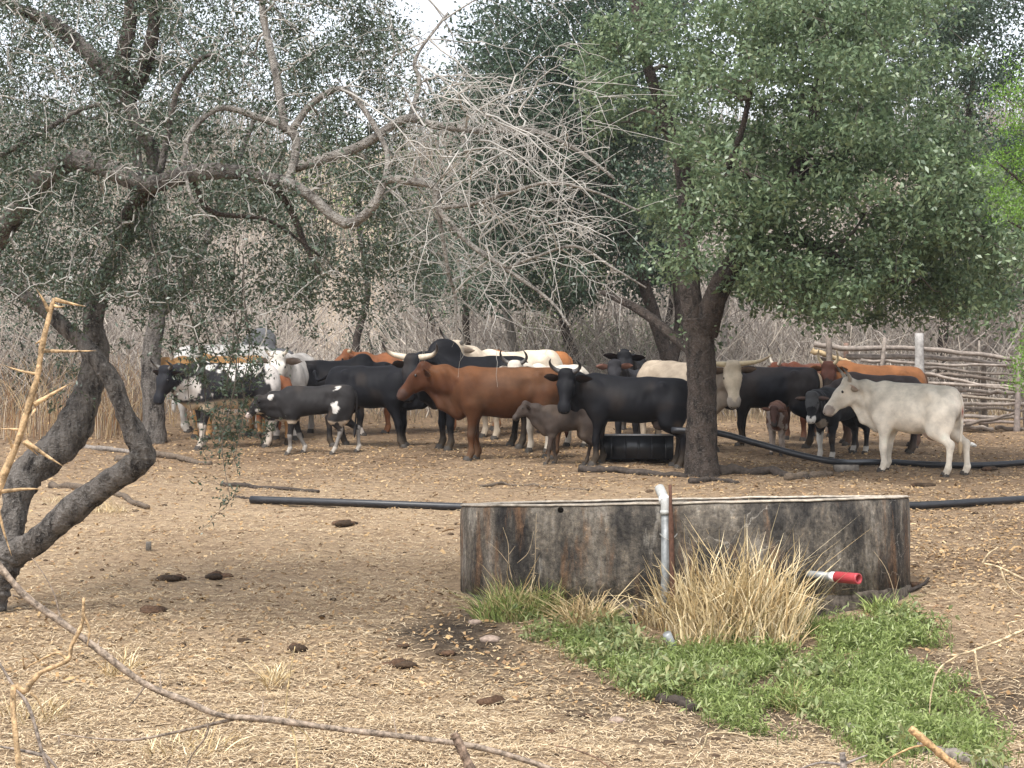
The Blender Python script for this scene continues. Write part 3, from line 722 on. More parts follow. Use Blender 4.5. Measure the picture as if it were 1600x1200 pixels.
BR = [([(440, 283, 13.1), (480, 302, 13.0), (540, 350, 12.9), (585, 320, 12.8), (603, 282, 12.8), (648, 284, 12.7), (680, 292, 12.6), (684, 325, 12.6), (735, 382, 12.5), (790, 420, 12.4), (860, 470, 12.3), (890, 510, 12.2)], [19, 18, 17, 16, 14, 14, 12, 11, 9, 7, 5, 4], BARK_P),
      ([(460, 262, 13.2), (560, 230, 13.1), (632, 186, 13.0), (680, 196, 12.9), (760, 205, 12.9), (830, 203, 12.8), (905, 236, 12.8), (960, 280, 12.7)], [17, 16, 14, 12, 10, 8, 6, 4], BARK_P),
      ([(450, 285, 13.1), (462, 235, 13.2), (455, 205, 13.2), (400, 182, 13.3), (340, 170, 13.3), (292, 220, 13.2), (296, 300, 13.1), (330, 345, 13.0)], [13, 14, 14, 11, 9, 8, 6, 4], BARK_P),
      ([(455, 205, 13.2), (490, 160, 13.2), (540, 140, 13.1), (590, 205, 13.0), (605, 245, 12.9), (600, 285, 12.8)], [13, 11, 9, 9, 8, 8], BARK_P),
      ([(446, 205, 13.2), (430, 110, 13.4), (412, 30, 13.6), (408, -40, 13.7)], [13, 13, 11, 9], BARK_P),
      ([(250, 270, 13.5), (262, 210, 13.5), (278, 140, 13.4), (310, 95, 13.3), (330, 85, 13.3)], [12, 11, 9, 7, 6], BARK_L),
      ([(430, 290, 13.1), (455, 330, 13.2), (480, 390, 13.2), (500, 430, 13.2)], [12, 11, 8, 5], BARK_M),
      ([(640, 186, 13.0), (655, 130, 13.1), (650, 90, 13.2), (700, 20, 13.3)], [9, 8, 6, 4], BARK_P),
      ([(684, 325, 12.6), (700, 420, 12.7), (712, 470, 12.8), (708, 520, 12.8)], [7, 6, 5, 3], BARK_P),
      ([(684, 325, 12.6), (740, 318, 12.5), (800, 300, 12.4), (860, 285, 12.3), (930, 300, 12.3), (1000, 330, 12.2)], [7, 7, 6, 5, 4, 3], BARK_P),
      ([(790, 420, 12.4), (840, 400, 12.3), (900, 385, 12.3), (960, 420, 12.2), (1010, 450, 12.2)], [6, 5, 5, 4, 3], BARK_P),
      ([(-30, 260, 14.2), (60, 210, 14.0), (130, 170, 13.9), (190, 160, 13.8)], [10, 9, 8, 5], BARK_L),
      ([(300, 275, 13.3), (330, 330, 13.4), (420, 345, 13.6), (500, 400, 13.7)], [9, 8, 6, 4], BARK_M)]
for i, (p, w, mt) in enumerate(BR): limb(sk, p, w, 'branch', mt, LT, org, 34, 8, .14, 20 + i)
tw1 = np.vstack([rect_pts(60, 600, 900, 120, 420, 11.9, 13.6), rect_pts(210, -60, 640, -40, 300, 12.8, 16.0), rect_pts(100, -40, 620, 300, 470, 12.8, 15.5), rect_pts(16, 290, 430, 480, 590, 12.6, 13.6)])
A1, B1 = sk.grow(tw1, 7, .0038, .055, 0.05, 2.6, .5, .013, .006)
V, Q = tubes_batch(A1, B1, 5); part_stuff(mesh_np('twigs', V - org, Q, MAT_TWIG, LT, None, True))
tw2 = np.vstack([rect_pts(230, 600, 960, 110, 480, 11.8, 13.8), rect_pts(520, -60, 640, -40, 300, 12.6, 16.2), rect_pts(330, -60, 640, -40, 330, 11.9, 13.2), rect_pts(560, -40, 700, 290, 490, 12.6, 15.6)])
A2, B2 = sk.grow(tw2, 5, .0022, .026, 0.06, 1.3, .6, .005, .003)
V, Q = tubes_batch(A2, B2, 3); part_stuff(mesh_np('twigs', V - org, Q, MAT_TWIG, LT, None, True))
# bare sprays sweeping out and down to the right, each with alternate side twigs
src = sk.P[(px_(sk.P) > 520) & (px_(sk.P) < 950) & (sk.R > .0045)]
SP, SR, TP, TR = [], [], [], []
tt_ = np.linspace(0, 1, 9)
for _ in range(95):
    b = src[rng.integers(0, len(src))]; L = .4 + 1.0 * rng.random()
    d = np.array((.25 + .8 * rng.random(), rng.normal(0, .6), rng.normal(-.05, .6))); d /= np.linalg.norm(d)
    P = b + d * (tt_ * L)[:, None]; P[:, 2] -= (.22 + .3 * rng.random()) * L * tt_ ** 2
    P[1:] += rng.normal(0, .012, (8, 3)) * L
    if 770 + (2.6 - P[-1, 2]) / P[-1, 1] * FPX > 545 or px_(P)[-1] > 1015 - 120 * rng.random(): continue
    SP.append(P); SR.append(np.linspace(.0068, .0016, 9) * (.8 + .5 * rng.random()))
    for k in range(2, 9):
        for r_ in range(2 if rng.random() < .5 else 1):
            t_ = P[min(k + 1, 8)] - P[k - 1]; t_ /= np.linalg.norm(t_); sd_ = np.cross(t_, rng.normal(0, 1, 3) * (.3, 1, .3) + (0, 1, 0)); sd_ /= np.linalg.norm(sd_) * (1 if (k + r_) % 2 else -1)
            q = t_ * .75 + sd_ * (.5 + .4 * rng.random()); l_ = L * (.12 + .24 * rng.random()); Q5 = P[k] + q * (np.linspace(0, 1, 5) * l_)[:, None]; Q5[1:] += rng.normal(0, .03, (4, 3)) * l_; Q5[:, 2] -= .1 * l_ * np.linspace(0, 1, 5) ** 2
            TP.append(Q5); TR.append(np.linspace(.0026, .0010, 5))
V, Q = tubes_batch(np.array(SP), np.array(SR), 5); part_stuff(mesh_np('bare_sprays', V - org, Q, MAT_TWIG, LT, None, True))
V, Q = tubes_batch(np.array(TP), np.array(TR), 3); part_stuff(mesh_np('bare_twigs', V - org, Q, MAT_TWIG, LT, None, True))
# long straight wands among the bare twigs
st = sk.P[rng.integers(0, len(sk.P), 900)]
uu = 800 + (st[:, 0] / st[:, 1]) * FPX; st = st[(uu > 560) & (uu < 960)][:90]
dd = rng.normal(0, 1, (len(st), 3)) * (.8, .5, .7) + (.35, 0, .05); dd *= ((.3 + .6 * rng.random(len(st))) / np.linalg.norm(dd, axis=1))[:, None]
vv_ = 770 + (2.6 - (st + dd)[:, 2]) / (st + dd)[:, 1] * FPX; st, dd = st[vv_ < 500], dd[vv_ < 500]
t = np.linspace(0, 1, 5)
PW = st[:, None] + dd[:, None] * t[None, :, None]; PW[:, :, 2] -= (0.12 * t ** 2)[None] * rng.random((len(st), 1)) * 1.5
V, Q = tubes_batch(PW, np.tile(np.linspace(.0035, .0015, 5), (len(st), 1)), 3); part_stuff(mesh_np('wands', V - org, Q, MAT_TWIG, LT, None, True))
# drooping leafy strands in front of the herd
hang = []
for x, y0, y1 in [(300, 480, 690), (325, 470, 640), (345, 500, 720), (362, 470, 660), (385, 490, 610), (285, 480, 600), (310, 520, 700), (372, 520, 700), (395, 540, 690), (270, 450, 560), (230, 420, 520), (190, 420, 510), (110, 480, 640), (60, 460, 560), (340, 540, 690), (355, 560, 680), (330, 560, 700), (500, 420, 530), (365, 600, 780), (520, 400, 470)]:
    Yd = 13.0 + rng.random() * .8; dx = rng.normal(20, 45)
    hang.append(crom([W(x - dx * .6, y0 - 90, Yd + .2), W(x - dx * .2, y0, Yd), W(x + rng.normal(0, 14), (y0 + y1) / 2, Yd), W(x + dx * .5, y1, Yd)], 12))
hang = np.array(hang)
for h_ in hang: sk.add(h_, .002)
V, Q = tubes_batch(hang, np.tile(np.linspace(.005, .002, 12), (len(hang), 1)), 4); part_stuff(mesh_np('hanging_twigs', V - org, Q, MAT_TWIGD, LT, None, True))
tg = np.vstack([h_[rng.integers(2, 12, 13)] + rng.normal(0, .11, (13, 3)) for h_ in hang])
A3, B3 = sk.grow(tg, 4, .0015, .05, 0, .6, .7, .003, .002)
V, Q = tubes_batch(A3, B3, 3); part_stuff(mesh_np('hanging_twigs', V - org, Q, MAT_TWIGD, LT, None, True))
def px_of(P): return 800 + P[:, 0] / P[:, 1] * FPX
LP = []
P2 = A2.reshape(-1, 3); u2 = px_of(P2)
dens = np.where(u2 < 620, 1.0, np.where(u2 < 760, .38, .12))
k = rng.random(len(P2)) < dens * np.where(P2[:, 1] < 13.5, .14, 1.0) * np.clip(3.6 * (fbm(P2[:, 0] * 1.6 + 9, P2[:, 2] * 1.6 + P2[:, 1] * .7, 71) - .20), 0.08, 1); P2 = P2[k]
LP.append(np.repeat(P2, 14, 0) + rng.normal(0, .06, (len(P2) * 14, 3)))
P1 = A1[:, 3:].reshape(-1, 3); P1 = P1[(px_of(P1) < 640)]; LP.append(np.repeat(P1, 7, 0) + rng.normal(0, .06, (len(P1) * 7, 3)))
P3 = A3[:, 1:].reshape(-1, 3); LP.append(np.repeat(P3, 3, 0) + rng.normal(0, .02, (len(P3) * 3, 3)))
P4 = hang[:, 2:].reshape(-1, 3); LP.append(np.repeat(P4, 3, 0) + rng.normal(0, .02, (len(P4) * 3, 3)))
part_stuff(leaves('crown', np.vstack(LP), .034, .015, LEAF_S, LT, org))

# --- generic crown of leaf clumps -----------------------------------------------------------
def crown(root, org, sk, cl, rad, per, L, Wd, leafm, twm=None, rt=.004, jit=.07, maxd=4.0, up=.3, hang=0.0, flat=.7):
    A, B = sk.grow(cl, 6, rt, jit, .04, maxd, .55, .06, rt * 1.6)
    if len(A):
        V, Q = tubes_batch(A, B, 5); part_stuff(mesh_np('twigs', V - org, Q, twm or MAT_TWIGD, root, None, True))
    nn = len(cl)
    rr = rad * (.6 + .8 * rng.random(nn))
    d = rng.normal(0, 1, (nn, per, 3)); d /= np.linalg.norm(d, axis=2, keepdims=True)
    d *= (rng.random((nn, per)) ** .45)[..., None] * rr[:, None, None]; d[..., 2] *= flat
    P = (cl[:, None] + d).reshape(-1, 3)
    keep = rng.random(len(P)) < np.repeat(.55 + .45 * rng.random(nn), per)
    return part_stuff(leaves('crown', P[keep], L, Wd, leafm, root, org, up, 0, .25, hang))

def blob(nn, lobes, Y0, Y1):
    """clump centres inside image-traced lobes (x, y, rx, ry) that have depth Y0..Y1"""
    w = np.array([a[2] * a[3] for a in lobes], float); w /= w.sum(); out = []
    for _ in range(nn):
        x, y, rx, ry = lobes[rng.choice(len(lobes), p=w)]
        d = rng.normal(0, 1, 3); d /= np.linalg.norm(d); d *= rng.random() ** .4
        out.append(W(x + d[0] * rx, y + d[1] * ry, (Y0 + Y1) / 2 + d[2] * (Y1 - Y0) / 2))
    return np.array(out)

# --- central shade tree -----------------------------------------------------------------------
org = G(1096, 744); MT = empty('shade_tree', org); tag(MT, 'broad green shade tree with dark straight trunk in front of the herd', 'tree')
Yt = org[1]; sk = Skel()
limb(sk, [(1096, 752, Yt), (1096, 735, Yt), (1096, 660, Yt), (1096, 590, Yt), (1093, 530, Yt), (1094, 500, Yt)], [70, 55, 48, 45, 47, 56], 'trunk', BARK_M, MT, org, 30, 16, .10, 41)
limb(sk, [(1088, 520, Yt), (1078, 450, Yt), (1074, 370, Yt + .2), (1068, 270, Yt + .3), (1040, 185, Yt + .5), (1005, 80, Yt + .7), (985, -30, Yt + .8)], [38, 33, 29, 26, 21, 16, 12], 'limb', BARK_M, MT, org, 30, 12, .12, 42)
limb(sk, [(1100, 520, Yt), (1122, 455, Yt - .2), (1155, 400, Yt - .3), (1195, 345, Yt - .4), (1240, 280, Yt - .5), (1270, 190, Yt - .5), (1285, 70, Yt - .4), (1290, -30, Yt - .3)], [42, 37, 32, 28, 24, 19, 15, 11], 'limb', BARK_P if False else BARK_M, MT, org, 32, 12, .12, 43)
limb(sk, [(1165, 385, Yt - .3), (1230, 372, Yt - .6), (1290, 392, Yt - .9), (1350, 430, Yt - 1.1), (1430, 440, Yt - 1.2)], [20, 18, 14, 10, 6], 'limb', BARK_M, MT, org, 22, 10, .12, 44)
limb(sk, [(1235, 285, Yt - .5), (1320, 240, Yt), (1410, 215, Yt + .5), (1500, 190, Yt + .8)], [16, 13, 10, 6], 'limb', BARK_M, MT, org, 22, 10, .12, 45)
limb(sk, [(1074, 370, Yt + .2), (1120, 300, Yt - .8), (1160, 200, Yt - 1.4), (1180, 90, Yt - 1.6)], [15, 13, 10, 7], 'limb', BARK_M, MT, org, 22, 10, .12, 46)
limb(sk, [(1080, 552, Yt + .2), (1045, 520, Yt + .6), (1000, 485, Yt + 1.0), (940, 456, Yt + 1.4)], [12, 17, 15, 8], 'limb', BARK_M, MT, org, 18, 10, .14, 47)
cl = np.vstack([blob(320, [(1190, 110, 200, 170), (1340, 120, 190, 190), (1260, 0, 220, 80), (1120, 290, 110, 110), (1250, 320, 150, 120), (1420, 260, 150, 150)], Yt - 3.0, Yt + 2.2),
                blob(165, [(1290, 480, 45, 32), (1400, 490, 60, 24), (1550, 480, 50, 30), (1300, 440, 130, 75), (1420, 400, 130, 95), (1500, 450, 90, 60), (1190, 440, 60, 55), (1500, 330, 90, 90), (1560, 380, 70, 110)], Yt - 2.4, Yt + 2.0),
                blob(45, [(1010, 120, 110, 130), (1040, 330, 60, 60), (1100, 500, 28, 22)], Yt - .8, Yt + 2.2),
                blob(24, [(1150, 370, 70, 55), (1060, 400, 40, 50), (1210, 330, 80, 70)], Yt - 1.9, Yt - .5)])
crown(MT, org, sk, cl, .36, 200, .074, .038, LEAF_M)
# --- trees behind it ---------------------------------------------------------------------------
def back_tree(name, label, base, limbs, lobes, n, Yr, per, L, leafm, rad=.55, bark=None, trunkn='trunk', group=None, twm=None, maxd=5.):
    org = G(*base); root = empty(name, org); tag(root, label, 'tree', group); sk = Skel(); Y = org[1]
    for i, (p, w) in enumerate(limbs):
        limb(sk, [(x, y, Y + (q[0] if q else 0)) for x, y, *q in p], w, trunkn if i == 0 else 'limb', bark or BARK_M, root, org, 22, 9, .14, int(base[0]) % 50 + i)
    if n: crown(root, org, sk, blob(n, lobes, Y + Yr[0], Y + Yr[1]), rad, per, L, L * .5, leafm, twm, .006, .07, maxd)
    return root
back_tree('dark_tree', 'dark leafy tree with two leaning trunks left of the central trunk', (1055, 655),
          [([(1058, 668), (1050, 580), (1030, 520), (1005, 440), (965, 330), (930, 200), (915, 60)], [26, 24, 22, 19, 16, 12, 8]), ([(1046, 590), (1062, 500), (1050, 420), (1000, 300)], [16, 17, 13, 9])],
          [(880, 180, 120, 150), (960, 120, 110, 150), (900, 330, 140, 100), (820, 400, 90, 60), (990, 300, 80, 120), (800, 280, 70, 120), (770, 130, 120, 110), (930, 20, 190, 70), (840, 440, 120, 50), (950, 430, 90, 60), (740, 430, 70, 50)], 430, (-2.5, 3), 190, .085, LEAF_D)
back_tree('grove_tree', 'dark green tree filling the upper right corner behind the fence', (1470, 640),
          [([(1478, 655), (1472, 560), (1480, 460), (1500, 300), (1520, 120)], [18, 17, 15, 12, 8])], [(1500, 60, 150, 120), (1560, 250, 110, 150), (1450, 430, 140, 60), (1570, 430, 80, 60), (1380, 60, 120, 90), (1530, 330, 110, 90), (1480, 0, 180, 60)], 270, (-2.0, 3.5), 170, .09, LEAF_D)
back_tree('grey_trunk_tree', 'sparse tree on a straight grey trunk between the forked tree and herd', (243, 692),
          [([(243, 702), (240, 640), (236, 560), (246, 480), (238, 380), (215, 250), (205, 120)], [38, 33, 30, 26, 20, 15, 10]), ([(240, 500), (290, 450), (340, 330), (400, 180)], [15, 13, 11, 7])],
          [(120, 120, 200, 150), (330, 130, 210, 140), (200, 20, 280, 90), (60, 330, 120, 90), (520, 110, 150, 110), (300, 330, 160, 60), (520, 300, 140, 110), (640, 420, 80, 60)], 340, (-2, 3), 105, .058, LEAF_D, .5, BARK_L)
for i, (b0, pts, w, lab, lob) in enumerate([
        ((735, 640), [(738, 650), (732, 560), (728, 490), (740, 400), (735, 300)], [13, 12, 11, 8, 6], 'slender straight sapling behind the cream horned cow', [(740, 380, 60, 60), (700, 430, 60, 40)]),
        ((808, 640), [(815, 650), (806, 560), (792, 490), (780, 420), (790, 330)], [16, 15, 13, 9, 6], 'leaning rough-barked tree right of the slender sapling', [(790, 400, 70, 60), (740, 440, 60, 40)]),
        ((898, 632), [(903, 640), (898, 560), (880, 500), (905, 440), (900, 360)], [15, 15, 16, 11, 8], 'bent dark tree behind the head of the black horned cow', [(900, 420, 80, 50), (850, 450, 60, 35)]),
        ((1035, 630), [(1030, 640), (1032, 560), (1048, 480), (1055, 400)], [11, 11, 9, 7], 'thin upright tree between the dark tree and central trunk', [(1050, 400, 50, 60)]),
        ((1135, 640), [(1130, 650), (1131, 560), (1134, 480), (1150, 400)], [11, 11, 9, 7], 'thin pale tree just right of the central trunk', [(1150, 420, 40, 40)]),
        ((560, 620), [(560, 630), (556, 540), (575, 450), (560, 330), (580, 200)], [13, 12, 10, 8, 6], 'spindly tree rising behind the reddish cow', [(570, 280, 90, 110), (620, 380, 60, 60)]),
        ((680, 622), [(690, 630), (684, 540), (665, 440), (690, 300)], [11, 10, 9, 6], 'spindly tree behind the big black bull', [(660, 360, 80, 90), (700, 470, 70, 30)])]):
    back_tree('thicket_tree', lab, b0, [(pts, w)], lob, 26, (-1.2, 1.6), 100, .075, [LEAF_D, LEAF_M, LEAF_Y][i % 3], .5, BARK_P if i in (1, 4) else BARK_M, group='trees in the thicket')
# right edge: bright feathery tree rooted outside the picture
org = np.array((5.6, 17.0, float(gz(5.6, 17.0)))); RT = empty('feathery_tree', org); tag(RT, 'bright yellow-green feathery tree leaning in at the right edge', 'tree'); sk = Skel()
limb(sk, [(1790, 900, 17), (1780, 700, 17), (1740, 450, 17), (1690, 300, 17), (1640, 200, 17)], [40, 34, 28, 22, 14], 'trunk', BARK_M, RT, org, 22, 10, .1, 61)
limb(sk, [(1700, 330, 17), (1620, 300, 16.9), (1560, 255, 16.8)], [10, 6, 3], 'limb', BARK_M, RT, org, 14, 8, .1, 62)
limb(sk, [(1735, 430, 17), (1640, 380, 16.9), (1575, 345, 16.8)], [10, 6, 3], 'limb', BARK_M, RT, org, 14, 8, .1, 63)
limb(sk, [(1760, 620, 17), (1660, 580, 16.8), (1605, 560, 16.7)], [9, 6, 3], 'limb', BARK_M, RT, org, 14, 8, .1, 64)
cl = np.vstack([blob(74, [(1572, 235, 52, 36), (1605, 165, 45, 75), (1610, 290, 66, 50), (1590, 335, 42, 42), (1680, 250, 60, 140)], 16.3, 17.5), blob(7, [(1602, 565, 14, 45)], 16.5, 16.9)])
crown(RT, org, sk, cl, .20, 170, .030, .013, LEAF_B, None, .003, .06, 3, .6)

# --- shrubs behind the herd --------------------------------------------------------------------
for i, (x, y, rx, ry, lm, lab) in enumerate([(880, 625, 75, 75, LEAF_Y, 'yellow-green leafy shrub behind the bent dark tree'), (985, 630, 70, 70, LEAF_M, 'green leafy shrub behind the black hornless head'), (700, 625, 60, 45, LEAF_D, 'low dull shrub left of the slender sapling'), (60, 650, 80, 90, LEAF_D, 'dull green shrub behind the forked tree at the left edge'), (600, 615, 70, 70, LEAF_D, 'small-leaved shrub behind the reddish cow')]):
    org = G(x, y); root = empty('green_shrub', org); tag(root, lab, 'shrub', 'shrubs behind the herd'); sk = Skel(); Y = org[1] + 1.2
    for k in range(5): limb(sk, [(x + k * 5 - 10, y + 5, Y), (x + (k - 2) * rx * .2, y - ry * .7, Y), (x + (k - 2) * rx * .4, y - ry * 1.5, Y + rng.normal(0, .3))], [5, 4, 2], 'stem', BARK_M, root, org, 10, 5, .1, k)
    crown(root, org, sk, blob(34, [(x, y - ry, rx, ry)], Y - .8, Y + .8), .38, 90, .065, .034, lm, None, .004, .07, 3)
# ------------------------------------------------------------------ dry thicket and far woodland
MAT_BRUSH = mat_attr('dry_brush', 0.9, 0.15, 2.0, 0.3)
def brush(name, label, nn, Y0, Y1, h0, h1, r, cols, xr=0.33, lean=.25, keep=None, N=4, fork=2):
    Y = Y0 + (Y1 - Y0) * rng.random(nn); X = (rng.random(nn) * 2 - 1) * (xr * Y + 1)
    if keep is not None:
        k = rng.random(nn) < keep(X, Y); X, Y = X[k], Y[k]
    nn = len(X); P0 = np.stack([X, Y, gz(X, Y) - .05], 1); h = h0 + (h1 - h0) * rng.random(nn) ** 1.5
    h *= .55 + .9 * fbm(X * .35, Y * .35, 61)
    uu_ = 800 + X / Y * FPX; h *= 1 - .62 * sstep(400, 470, uu_) * sstep(660, 600, uu_)     # open grassy slope seen between the trees
    t = np.linspace(0, 1, N)
    le = rng.normal(0, lean, (nn, 2)); P = P0[:, None] + np.stack([le[:, :1] * t ** 1.4 * h[:, None], le[:, 1:] * t ** 1.4 * h[:, None], t * h[:, None]], -1)
    P[:, 1:] += rng.normal(0, .035, (nn, N - 1, 3)) * h[:, None, None] * .6
    R = np.linspace(1, .35, N) * r * (.6 + .9 * rng.random((nn, 1)))
    AP, AR = [P], [np.broadcast_to(R, (nn, N))]
    for f in range(fork):
        k = rng.integers(1, N - 1, nn); b = P[np.arange(nn), k]; L = h * (.25 + .3 * rng.random(nn))
        d = np.stack([rng.normal(0, .75, nn), rng.normal(0, .75, nn), .25 + rng.random(nn)], 1); d /= np.linalg.norm(d, axis=1, keepdims=True)
        S = b[:, None] + d[:, None] * (t[None, :, None] * L[:, None, None]); S[:, 1:] += rng.normal(0, .05, (nn, N - 1, 3)) * L[:, None, None]
        AP.append(S); AR.append(R * .55)
    P = np.vstack(AP); R = np.vstack(AR)
    V, Q = tubes_batch(P, R, 3)
    c = np.array(cols)[rng.integers(0, len(cols), len(P))] * (.7 + .6 * rng.random((len(P), 1)))
    return tag(mesh_np(name, V, Q, MAT_BRUSH, None, np.repeat(c, N * 3, 0)), label, 'brush', kind='stuff')
GB = [(0.40, 0.35, 0.31), (0.53, 0.48, 0.43), (0.28, 0.24, 0.21), (0.58, 0.51, 0.43)]
brush('dry_thicket', 'tangle of leafless grey-brown scrub behind the herd', 6000, 34.5, 46, 0.8, 3.4, .010, GB, .30, .55, None, 5, 4)
brush('dry_thicket', 'taller bare scrub farther behind the herd', 3600, 46, 75, 2.0, 5.5, .014, GB, .31, .32, None, 5, 4)
brush('far_woodland', 'hazy leafless woodland covering the rising hillside', 6500, 75, 185, 3.0, 7.5, .035, [(0.26, 0.22, 0.185), (0.33, 0.275, 0.22), (0.20, 0.18, 0.155), (0.16, 0.18, 0.12)], .31, .2, None, 4, 3)
# tall tan grass behind the forked tree and along the thicket's foot
def tall_grass(name, label, nn, rects, h0, h1, w, cols):
    A_, B_ = [], []
    for x0, x1, y0, y1, k in rects:
        for _ in range(int(nn * k)): A_.append(G(x0 + (x1 - x0) * rng.random(), y0 + (y1 - y0) * rng.random()))
    P0 = np.array(A_); nn = len(P0); N = 4; t = np.linspace(0, 1, N); h = h0 + (h1 - h0) * rng.random(nn)
    le = rng.normal(0, .34, (nn, 2))
    P = P0[:, None] + np.stack([le[:, :1] * t ** 2 * h[:, None], le[:, 1:] * t ** 2 * h[:, None], t * h[:, None] * (1 - .1 * t)], -1)
    V, Q = tubes_batch(P, np.tile(np.linspace(w, w * .3, N), (nn, 1)), 3)
    c = np.array(cols)[rng.integers(0, len(cols), nn)] * (.7 + .6 * rng.random((nn, 1)))
    return tag(mesh_np(name, V, Q, MAT_BRUSH, None, np.repeat(c, N * 3, 0)), label, 'grass', kind='stuff')
TAN = [(0.46, 0.33, 0.19), (0.36, 0.21, 0.11), (0.54, 0.42, 0.27), (0.24, 0.15, 0.09), (0.40, 0.33, 0.26)]
tall_grass('tall_dry_grass', 'tall tan dry grass behind the forked tree', 620, [(-30, 100, 640, 690, .35), (150, 235, 660, 688, .35), (-30, 330, 650, 668, .3)], .5, 1.5, .007, TAN)
tall_grass('thicket_grass', 'dry grass along the foot of the thicket and fence', 1300, [(1100, 1620, 648, 662, .6), (400, 1100, 650, 662, .4)], .1, .42, .006, [(.34, .26, .16), (.25, .19, .13), (.42, .33, .21)])

# ------------------------------------------------------------------ grass and weeds by the tank
def tuft(name, label, cx, cy, rx, ry, nn, h, w, cols, cat='grass', group=None, lean=.35, upright=.5, mat=None, centers=None):
    """a clump of arching blades rooted round a photo pixel"""
    g0 = G(cx, cy); s_ = g0[1] / FPX
    a = rng.random(nn) * 6.283; q = np.sqrt(rng.random(nn))
    X = g0[0] + np.cos(a) * q * rx * s_; Y = g0[1] + np.sin(a) * q * ry
    hs2 = np.ones(nn)
    if centers:
        ci_ = rng.integers(0, len(centers), nn); cc_ = np.array(centers, float)[ci_]; X = X + cc_[:, 0] * s_; Y = Y + cc_[:, 1]; hs2 = cc_[:, 2]
    P0 = np.stack([X, Y, gz(X, Y) - .02], 1); N = 6; t = np.linspace(0, 1, N)
    H = h * (.35 + .65 * rng.random(nn) ** .7) * (1 - .35 * q ** 2) * hs2
    d = np.stack([np.cos(a), np.sin(a)], 1) * (q * lean * .6)[:, None] + rng.normal(0, lean * 1.0, (nn, 2))
    droop = np.clip(rng.normal(.5 - upright * .5, .3, nn), 0, 1)
    P = P0[:, None] + np.stack([d[:, :1] * (t * .45 + t ** 2 * .8) * H[:, None], d[:, 1:] * (t * .45 + t ** 2 * .8) * H[:, None], (t - droop[:, None] * t ** 3 * .75) * H[:, None]], -1)
    P[:, 2:] += (rng.normal(0, .05, (nn, 1, 3)) * np.linspace(.3, 1.6, N - 2)[None, :, None] + rng.normal(0, .012, (nn, N - 2, 3))) * H[:, None, None] / .6
    view = np.array((1.0, 0.25, 0)); yaw = rng.random(nn) * 6.283
    sv = np.stack([np.cos(yaw), np.sin(yaw), rng.normal(0, .2, nn)], 1)
    wd = w * (.6 + .8 * rng.random(nn))[:, None] * np.array([.8, 1, 1, .85, .55, .08])[None]
    V = np.stack([P - sv[:, None] * wd[..., None] * .5, P + sv[:, None] * wd[..., None] * .5], 2).reshape(-1, 3)
    k = (np.arange(nn)[:, None] * N + np.arange(N - 1)[None]).reshape(-1, 1) * 2
    F = k + np.array((0, 1, 3, 2))
    c = np.array(cols)[rng.integers(0, len(cols), nn)] * (.75 + .5 * rng.random((nn, 1)))
    o = mesh_np(name, V - g0, F, mat or MAT_BLADE, None, np.repeat(c, N * 2, 0), True); o.location = g0
    return tag(o, label, cat, group)
MAT_BLADE = mat_attr('grass_blade', 0.65, 0.25, 6, 0.15)
STR = [(0.52, 0.40, 0.22), (0.60, 0.48, 0.29), (0.45, 0.32, 0.16), (0.66, 0.55, 0.36), (0.36, 0.27, 0.14)]
GRN = [(0.16, 0.22, 0.06), (0.22, 0.28, 0.08), (0.30, 0.33, 0.12), (0.44, 0.36, 0.18)]
tuft('straw_clump', 'big tall clump of pale dry grass in front of the concrete tank', 1140, 992, 44, .24, 2300, .84, .010, [(a_ * 1.12, b_ * 1.12, c_ * 1.12) for a_, b_, c_ in STR], lean=.25, upright=.42, centers=[(-72, .12, .75), (-38, 0, 1.08), (-5, -.18, .86), (18, .1, 1.0), (52, -.02, 1.1), (80, .05, .8), (55, -.25, .66), (-45, -.22, .62)])
tuft('straw_clump', 'tall dry stalks standing up behind the big straw clump', 1150, 962, 90, .2, 150, .86, .008, STR[:2], lean=.16, upright=1.0)
tuft('straw_clump', 'small drooping dry tussock left of the big straw clump', 918, 985, 36, .22, 480, .40, .009, STR[:3], lean=.5, upright=.35)
tuft('straw_clump', 'dry stalks at the left of the standpipe foot', 1020, 978, 34, .2, 260, .36, .009, STR, lean=.4, upright=.6)
tuft('green_tussock', 'green and yellow grass tussock at the left foot of the tank', 800, 965, 56, .22, 800, .33, .008, GRN, lean=.5, upright=.6)
tuft('green_tussock', 'green grass between the tussock and the small straw clump', 868, 962, 36, .2, 420, .28, .008, GRN, lean=.5, upright=.6)
tuft('straw_clump', 'few dry stems among the green tussock at the tank foot', 800, 960, 40, .12, 110, .46, .007, STR[:3], lean=.25, upright=.9)
tuft('green_tussock', 'low green grass at the right foot of the tank', 1385, 962, 34, .2, 300, .22, .008, GRN[:3], lean=.5, upright=.6)
tuft('green_tussock', 'upright green grass tuft in the weeds near the bottom', 1245, 1108, 34, .2, 260, .24, .008, GRN, lean=.45, upright=.8)
tuft('green_tussock', 'green fringe growing behind the big straw clump', 1265, 985, 34, .2, 320, .22, .008, GRN[:2], lean=.5, upright=.6)
for i, (x, y, r, lab) in enumerate([(165, 800, 40, 'thin dry grass tuft under the forked limb'), (120, 790, 50, 'bushy dry grass tuft in the fork of the left tree'), (185, 1050, 22, 'sparse dry tuft below the long fallen branch start'), (430, 955 + 110, 14, 'little dry tuft in the middle of the straw'), (55, 1120, 60, 'loose dry grass at the bottom left corner'), (300, 1175, 70, 'loose dry grass at the bottom edge below the branch fork')]):
    tuft('dry_tuft', lab, x, y, r, .25, 140, .2, .006, STR, group='dry grass tufts', lean=.6, upright=.4)
